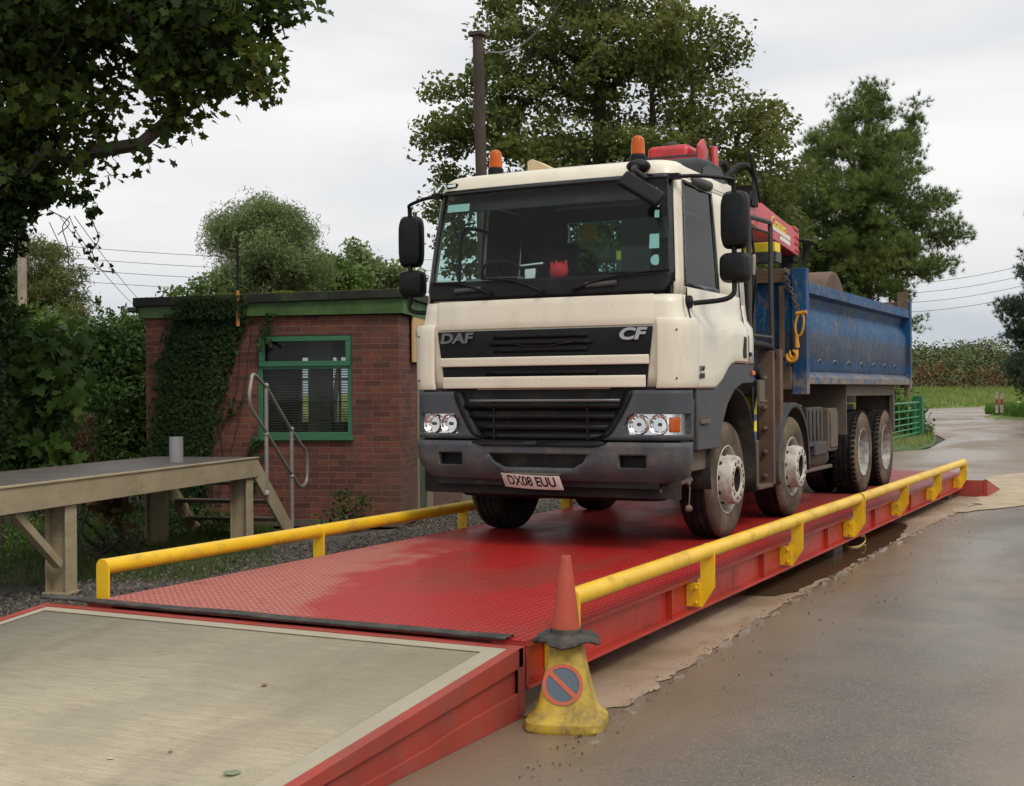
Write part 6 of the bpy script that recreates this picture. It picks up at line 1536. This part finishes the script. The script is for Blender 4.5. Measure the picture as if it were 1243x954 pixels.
shrub('hedge_shrub', 'big dark hedge shrub behind the platform at the far left', 'hedge', [(60, 470, 70, 75, 21, 1.2), (0, 480, 70, 90, 21, 1.2), (90, 520, 60, 70, 20, 1), (20, 540, 80, 60, 20, 1), (-60, 480, 60, 110, 21, 1.2)], 22000, .09, M_['hedge'], 'oval', group='hedge behind the platform')
shrub('leafy_shrub', 'lighter green leafy bush topping the hedge below the pale pole', 'bush', [(60, 410, 50, 26, 20.5, .8), (25, 400, 35, 22, 20.5, .7), (100, 420, 40, 22, 20.5, .7), (150, 408, 35, 16, 21, .6), (175, 410, 20, 20, 21, .5)], 6500, .10, M_['lightleaf'], 'quad')
# upright shoots on top of the hedge
T = empty('tall_shoots', gnd(135, 21), 0, 'thin upright leafy shoots sticking up out of the hedge against the sky', 'shoots'); st = MB(); LV = []
for (u0, v0, u1, v1) in ((122, 420, 118, 362), (136, 420, 133, 375), (148, 415, 150, 372), (160, 415, 166, 390), (108, 420, 104, 385)):
    pp = smooth_path([at(u0, v0+40, 21), at((u0+u1)/2+2, (v0+v1)/2, 21), at(u1, v1, 21)], 8); st.tube([tuple(p-np.array(T.location)) for p in pp], .008, 4)
    for p in pp[5:]: LV += [p+RNG.normal(0, .035, 3) for _ in range(5)]
st.build('stems', M_['bark'], T, fixn=False); V, k = leaf_verts(np.array(LV), .075, 'oval', .2); flat_mesh('leaves', V-np.array(T.location), k, M_['hedge'], T)
shrub('broad_leaved_climber', 'broad leaved climbing plant with big pale green leaves left of the platform', 'climber', [(60, 450, 38, 45, 14.5, .5), (85, 480, 16, 40, 14.3, .3), (30, 500, 40, 50, 14.5, .5), (10, 440, 30, 50, 14.6, .5), (45, 540, 45, 30, 14.4, .4), (20, 590, 45, 30, 14.5, .4)], 1900, .16, M_['vine'], 'maple', .3, cr=.14)
shrub('weed_patch', 'bright green weeds growing behind the platform in front of the hedge', 'weeds', [(130, 565, 45, 14, 18.5, .6), (190, 585, 40, 20, 18, .6), (70, 575, 40, 14, 18, .5), (230, 600, 50, 16, 17.2, .5)], 4200, .08, M_['lightleaf'], 'lance', .2, stems=6)['kind'] = 'stuff'
shrub('weed_patch', 'low creeping ground plants in the shade under the platform', 'weeds', [(120, 640, 60, 14, 14.5, .8), (220, 630, 60, 14, 15.5, .8), (30, 650, 50, 18, 13.5, .8), (260, 640, 30, 8, 15.2, .4)], 3600, .06, M_['hedge'], 'lance', .2, stems=3)['kind'] = 'stuff'
shrub('withered_plant', 'drooping plant with withered tan and green leaves seen below the platform beam', 'plant', [(140, 618, 24, 16, 13.6, .2), (122, 608, 14, 12, 13.6, .2), (155, 630, 12, 9, 13.6, .15)], 260, .11, M_['deadleaf'], 'oval', -.2, stems=6, cr=.06)
shrub('dead_bush', 'rusty brown dead bush between the green hedge and the climber', 'bush', [(102, 530, 13, 26, 18.5, .25), (95, 555, 18, 14, 18.4, .25)], 1500, .10, M_['bracken'], 'lance', .0, stems=8, cr=.08)
shrub('roof_shrub', 'sparse light shrub showing above the left end of the hut roof', 'bush', [(235, 350, 24, 14, 21, .4), (205, 356, 16, 8, 21, .3), (262, 345, 14, 8, 21, .3), (225, 335, 8, 10, 21, .2)], 620, .075, M_['lightleaf'], 'oval', .3, stems=24, cr=.10)
shrub('nettle_clump', 'small weed sprigs growing against the brick wall below the window', 'weeds', [(415, 612, 10, 22, 15.7, .1), (405, 635, 14, 10, 15.6, .12), (440, 620, 6, 22, 15.8, .06)], 330, .05, M_['hedge'], 'oval', .2, stems=6, cr=.07)
# --- ivy on the hut
IH = empty('ivy_plant', HO+np.array([math.cos(HA)*-2.8+math.sin(HA)*.1, math.sin(HA)*-2.8-math.cos(HA)*.1, 0]), HA, 'thick dark ivy covering the left half of the hut front up to the roof', 'ivy')
n = 9500; pz = RNG.random(n)*(HW+.24); xr = np.interp(pz, [0, .9, 1.75, 2.5, 2.85], [-2.62, -2.48, -2.24, -1.96, -1.93]); xl = np.interp(pz, [0, .9, 2.0, 2.3, 2.85], [-3.20, -3.16, -3.02, -2.95, -2.7])
edge = RNG.beta(1, 1, n); px_ = xl+(xr-xl)*edge+RNG.normal(0, .05, n); py_ = -.03-RNG.random(n)*.08-np.where(pz > HW-.02, .07, 0)
keep = px_ > -WL+.02; P = np.stack([px_, py_, pz], 1)[keep]; extra = []
for (x0, z0_, x1, z1_, m_) in ((-1.9, .55, -1.78, 1.1, 60), (-2.1, .2, -1.85, .9, 70), (-2.2, 0, -1.9, .5, 60), (-1.72, 2.2, -1.6, 2.62, 50), (-2.3, 1.3, -2.0, 1.6, 20)):
    t = RNG.random(m_); extra.append(np.stack([x0+(x1-x0)*t+RNG.normal(0, .04, m_), -.04-.03*RNG.random(m_)-(.06 if z1_ > 2.5 else 0), z0_+(z1_-z0_)*t+RNG.normal(0, .04, m_)], 1))
P = np.vstack([P]+extra); n = len(P); T_ivy = tmpl('ivy'); 
nr = np.stack([RNG.normal(0, .35, n), -np.ones(n), .45+RNG.normal(0, .35, n)], 1); nr /= np.linalg.norm(nr, axis=1)[:, None]
dn = np.stack([RNG.normal(0, .5, n), np.zeros(n), -np.ones(n)], 1); dn -= nr*np.sum(dn*nr, 1)[:, None]; dn /= np.linalg.norm(dn, axis=1)[:, None]; bb = np.cross(nr, dn); s = .062*(.7+.6*RNG.random(n))
V = P[:, None]+s[:, None, None]*(bb[:, None]*T_ivy[None, :, 0, None]+dn[:, None]*T_ivy[None, :, 1, None]); off = np.array([-2.8, -.1, 0]); flat_mesh('leaves', V.reshape(-1, 3)-off, 6, M_['ivy'], IH)
st = MB()
for i in range(14):
    x = -3.0+i*.06; pp = [(x+.25*math.sin(i), -.012, 0), (x+.1*math.cos(i*2), -.02, .8), (x+.3*math.sin(i*3)*.5+.1, -.02, 1.6), (x+.35, -.02, 2.4)]
    st.tube([tuple(np.array(p)-off) for p in smooth_path(pp, 5)], .008, 4)
st.build('stems', M_['bark'], IH, fixn=False)
# --- far right
b = gnd(1272, 66); tree('spruce_tree', 'dark bluish spruce on the grass bank at the right edge', 'tree', b, trunkline(b, at(1280, 250, 66), 6, .05),
     [(1280, 265, 20, 30, 66, 1), (1268, 325, 30, 26, 66, 1.6), (1250, 375, 36, 18, 66, 2), (1262, 405, 36, 22, 66, 2), (1262, 445, 34, 22, 66, 2), (1275, 470, 45, 14, 66, 2), (1300, 380, 40, 80, 66, 2)], 560, 18, .24, .42, M_['spruce'], M_['bark'], 'needle', .25, flat=.5, twigtip=.02)
shrub('gate_bush', 'small dark bush showing through the bars of the green gate', 'bush', [(1105, 515, 16, 22, 43, .6), (1085, 505, 22, 30, 44, 1)], 3000, .12, M_['hedge'], 'quad')
def stuff_leaves(name, label, cat, P, size, mat, kind, up=.3):
    V, k = leaf_verts(P, size, kind, up); o = P.mean(0); o[2] = P[:, 2].min(); return tag(flat_mesh(name, V, k, mat, None, o), label, cat, kind='stuff')
# bracken hedge along the back of the field
s_ = RNG.random(30000)*130-60; w_ = 36+RNG.random(30000)*4; hgt = 2.3+.5*np.sin(s_*.35)+.4*np.sin(s_*1.1+1)
P = np.array([fld(a, c) for a, c in zip(s_, w_)]); P[:, 2] += RNG.random(30000)**.8*hgt
stuff_leaves('bracken_bank', 'rusty brown bracken bank behind the field', 'bracken', P, .30, M_['bracken'], 'quad')
cl = []
for i in range(46):
    s0 = -60+i*2.9; r_ = RNG.uniform(2.2, 3.6); w0 = 52+RNG.uniform(-6, 10); c = np.array(fld(s0, w0)); h = RNG.uniform(4.2, 7.0) if (i*7) % 5 else 7.2
    for _ in range(4): cl.append((c+np.array([RNG.normal(0, r_*.5), RNG.normal(0, 2), 0]), r_*RNG.uniform(.7, 1), h*RNG.uniform(.75, 1)))
P = []
for (c, r_, h) in cl:
    m_ = 430; q = RNG.normal(0, 1, (m_, 3)); q /= np.linalg.norm(q, axis=1)[:, None]; q *= (RNG.random(m_)**.35)[:, None]; P.append(c+q*[r_, r_, h/2]+[0, 0, h/2])
stuff_leaves('woodland', 'distant line of rounded trees on the skyline behind the bracken', 'wood', np.vstack(P), .36, M_['farwood'], 'quad', .6)
P = []
for i in range(26):      # unseen wood added right of the yard to darken the cab window reflections
    c = np.array([RNG.uniform(24, 34), -22+i*2.6, G]); r_ = RNG.uniform(2, 3.2); h = RNG.uniform(5, 8.5)
    if c[1] > 40 : continue
    m_ = 330; q = RNG.normal(0, 1, (m_, 3)); q /= np.linalg.norm(q, axis=1)[:, None]; q *= (RNG.random(m_)**.35)[:, None]; P.append(c+q*[r_, r_, h/2]+[0, 0, h/2])
stuff_leaves('woodland', 'belt of trees added out of view right of the yard to darken the cab windows', 'wood', np.vstack(P), .5, M_['farwood'], 'quad', .6)
# grasses
def grass(name, label, P, h, w, mat, lean=.25):
    n = len(P); d = RNG.normal(0, lean, (n, 3)); d[:, 2] = 1; a = RNG.random(n)*6.28; s = h*(RNG.random(n)*.7+.5)
    sx = np.stack([np.cos(a), np.sin(a), np.zeros(n)], 1)*w; V = np.stack([P-sx, P+sx, P+d*s[:, None]], 1).reshape(-1, 3); o = P.mean(0); o[2] = P[:, 2].min()
    return tag(flat_mesh(name, V, 3, mat, None, o), label, 'grass', kind='stuff')
n = 26000; uu = RNG.uniform(-80, 330, n); dd_ = RNG.uniform(11.5, 19.5, n); P = np.array([gnd(u, d) for u, d in zip(uu, dd_)]); P[:, 2] = G-.03
m_ = np.sin(P[:, 0]*2.1+P[:, 1])*.5+RNG.random(n)*1.2+(P[:, 0] < -4.3)*.5 > .75; m_ &= (P[:, 0] < -3.3)
grass('grass', 'short shaded grass and weeds around the platform posts', P[m_], .11, .006, M_['grass'])
n = 26000; P = np.array([fld(a, c) for a, c in zip(RNG.uniform(-70, 90, n), RNG.uniform(.3, 36, n)**1.0)]); grass('field_grass', 'tall yellow green grass of the field beyond the main road', P, .6, .05, M_['fieldgrass'])
cb = np.array([np.array(o) for o in ((-4.5, 66), (8, 90))]); n = 9000; pp = []
tri = [on(1196, 505.3, 'z', G), on(1243, 510.5, 'z', G), np.array([0, 95, G]), np.array([-6, 86, G])]
for i in range(n):
    a, c = RNG.random(2); p = (tri[0]*(1-a)+tri[1]*a)*(1-c)+(tri[3]*(1-a)+tri[2]*a)*c; pp.append(p)
P = np.array(pp); P[:, 2] = G+.12+.25*RNG.random(n); grass('bank_grass', 'green grass on the bank at the road junction', P, .45, .05, leafmat('bank_grass', [(0, (.05, .11, .02)), (.6, (.10, .19, .03)), (1, (.2, .26, .06))], .3))
n = 5000; P = np.stack([RNG.uniform(-6, -2.0, n), RNG.uniform(30.5, 43, n), np.full(n, G+.05)], 1); P = P[P[:, 0] < np.interp(P[:, 1], [30, 33, 37.5, 42.2], [-2.0, -2.0, -2.6, -3.4])]
grass('verge_grass', 'short green grass at the foot of the green gate', P, .22, .02, M_['fieldgrass'])
# fallen leaves, too many to count, on the gravel
n = 260; P = np.stack([RNG.uniform(-5.5, -1.7, n), RNG.uniform(-.5, 8, n), np.full(n, G+.012)], 1); stuff_leaves('leaf_litter', 'scattered brown fallen leaves on the gravel', 'leaves', P, .06, M_['deadleaf'], 'oval', 3)
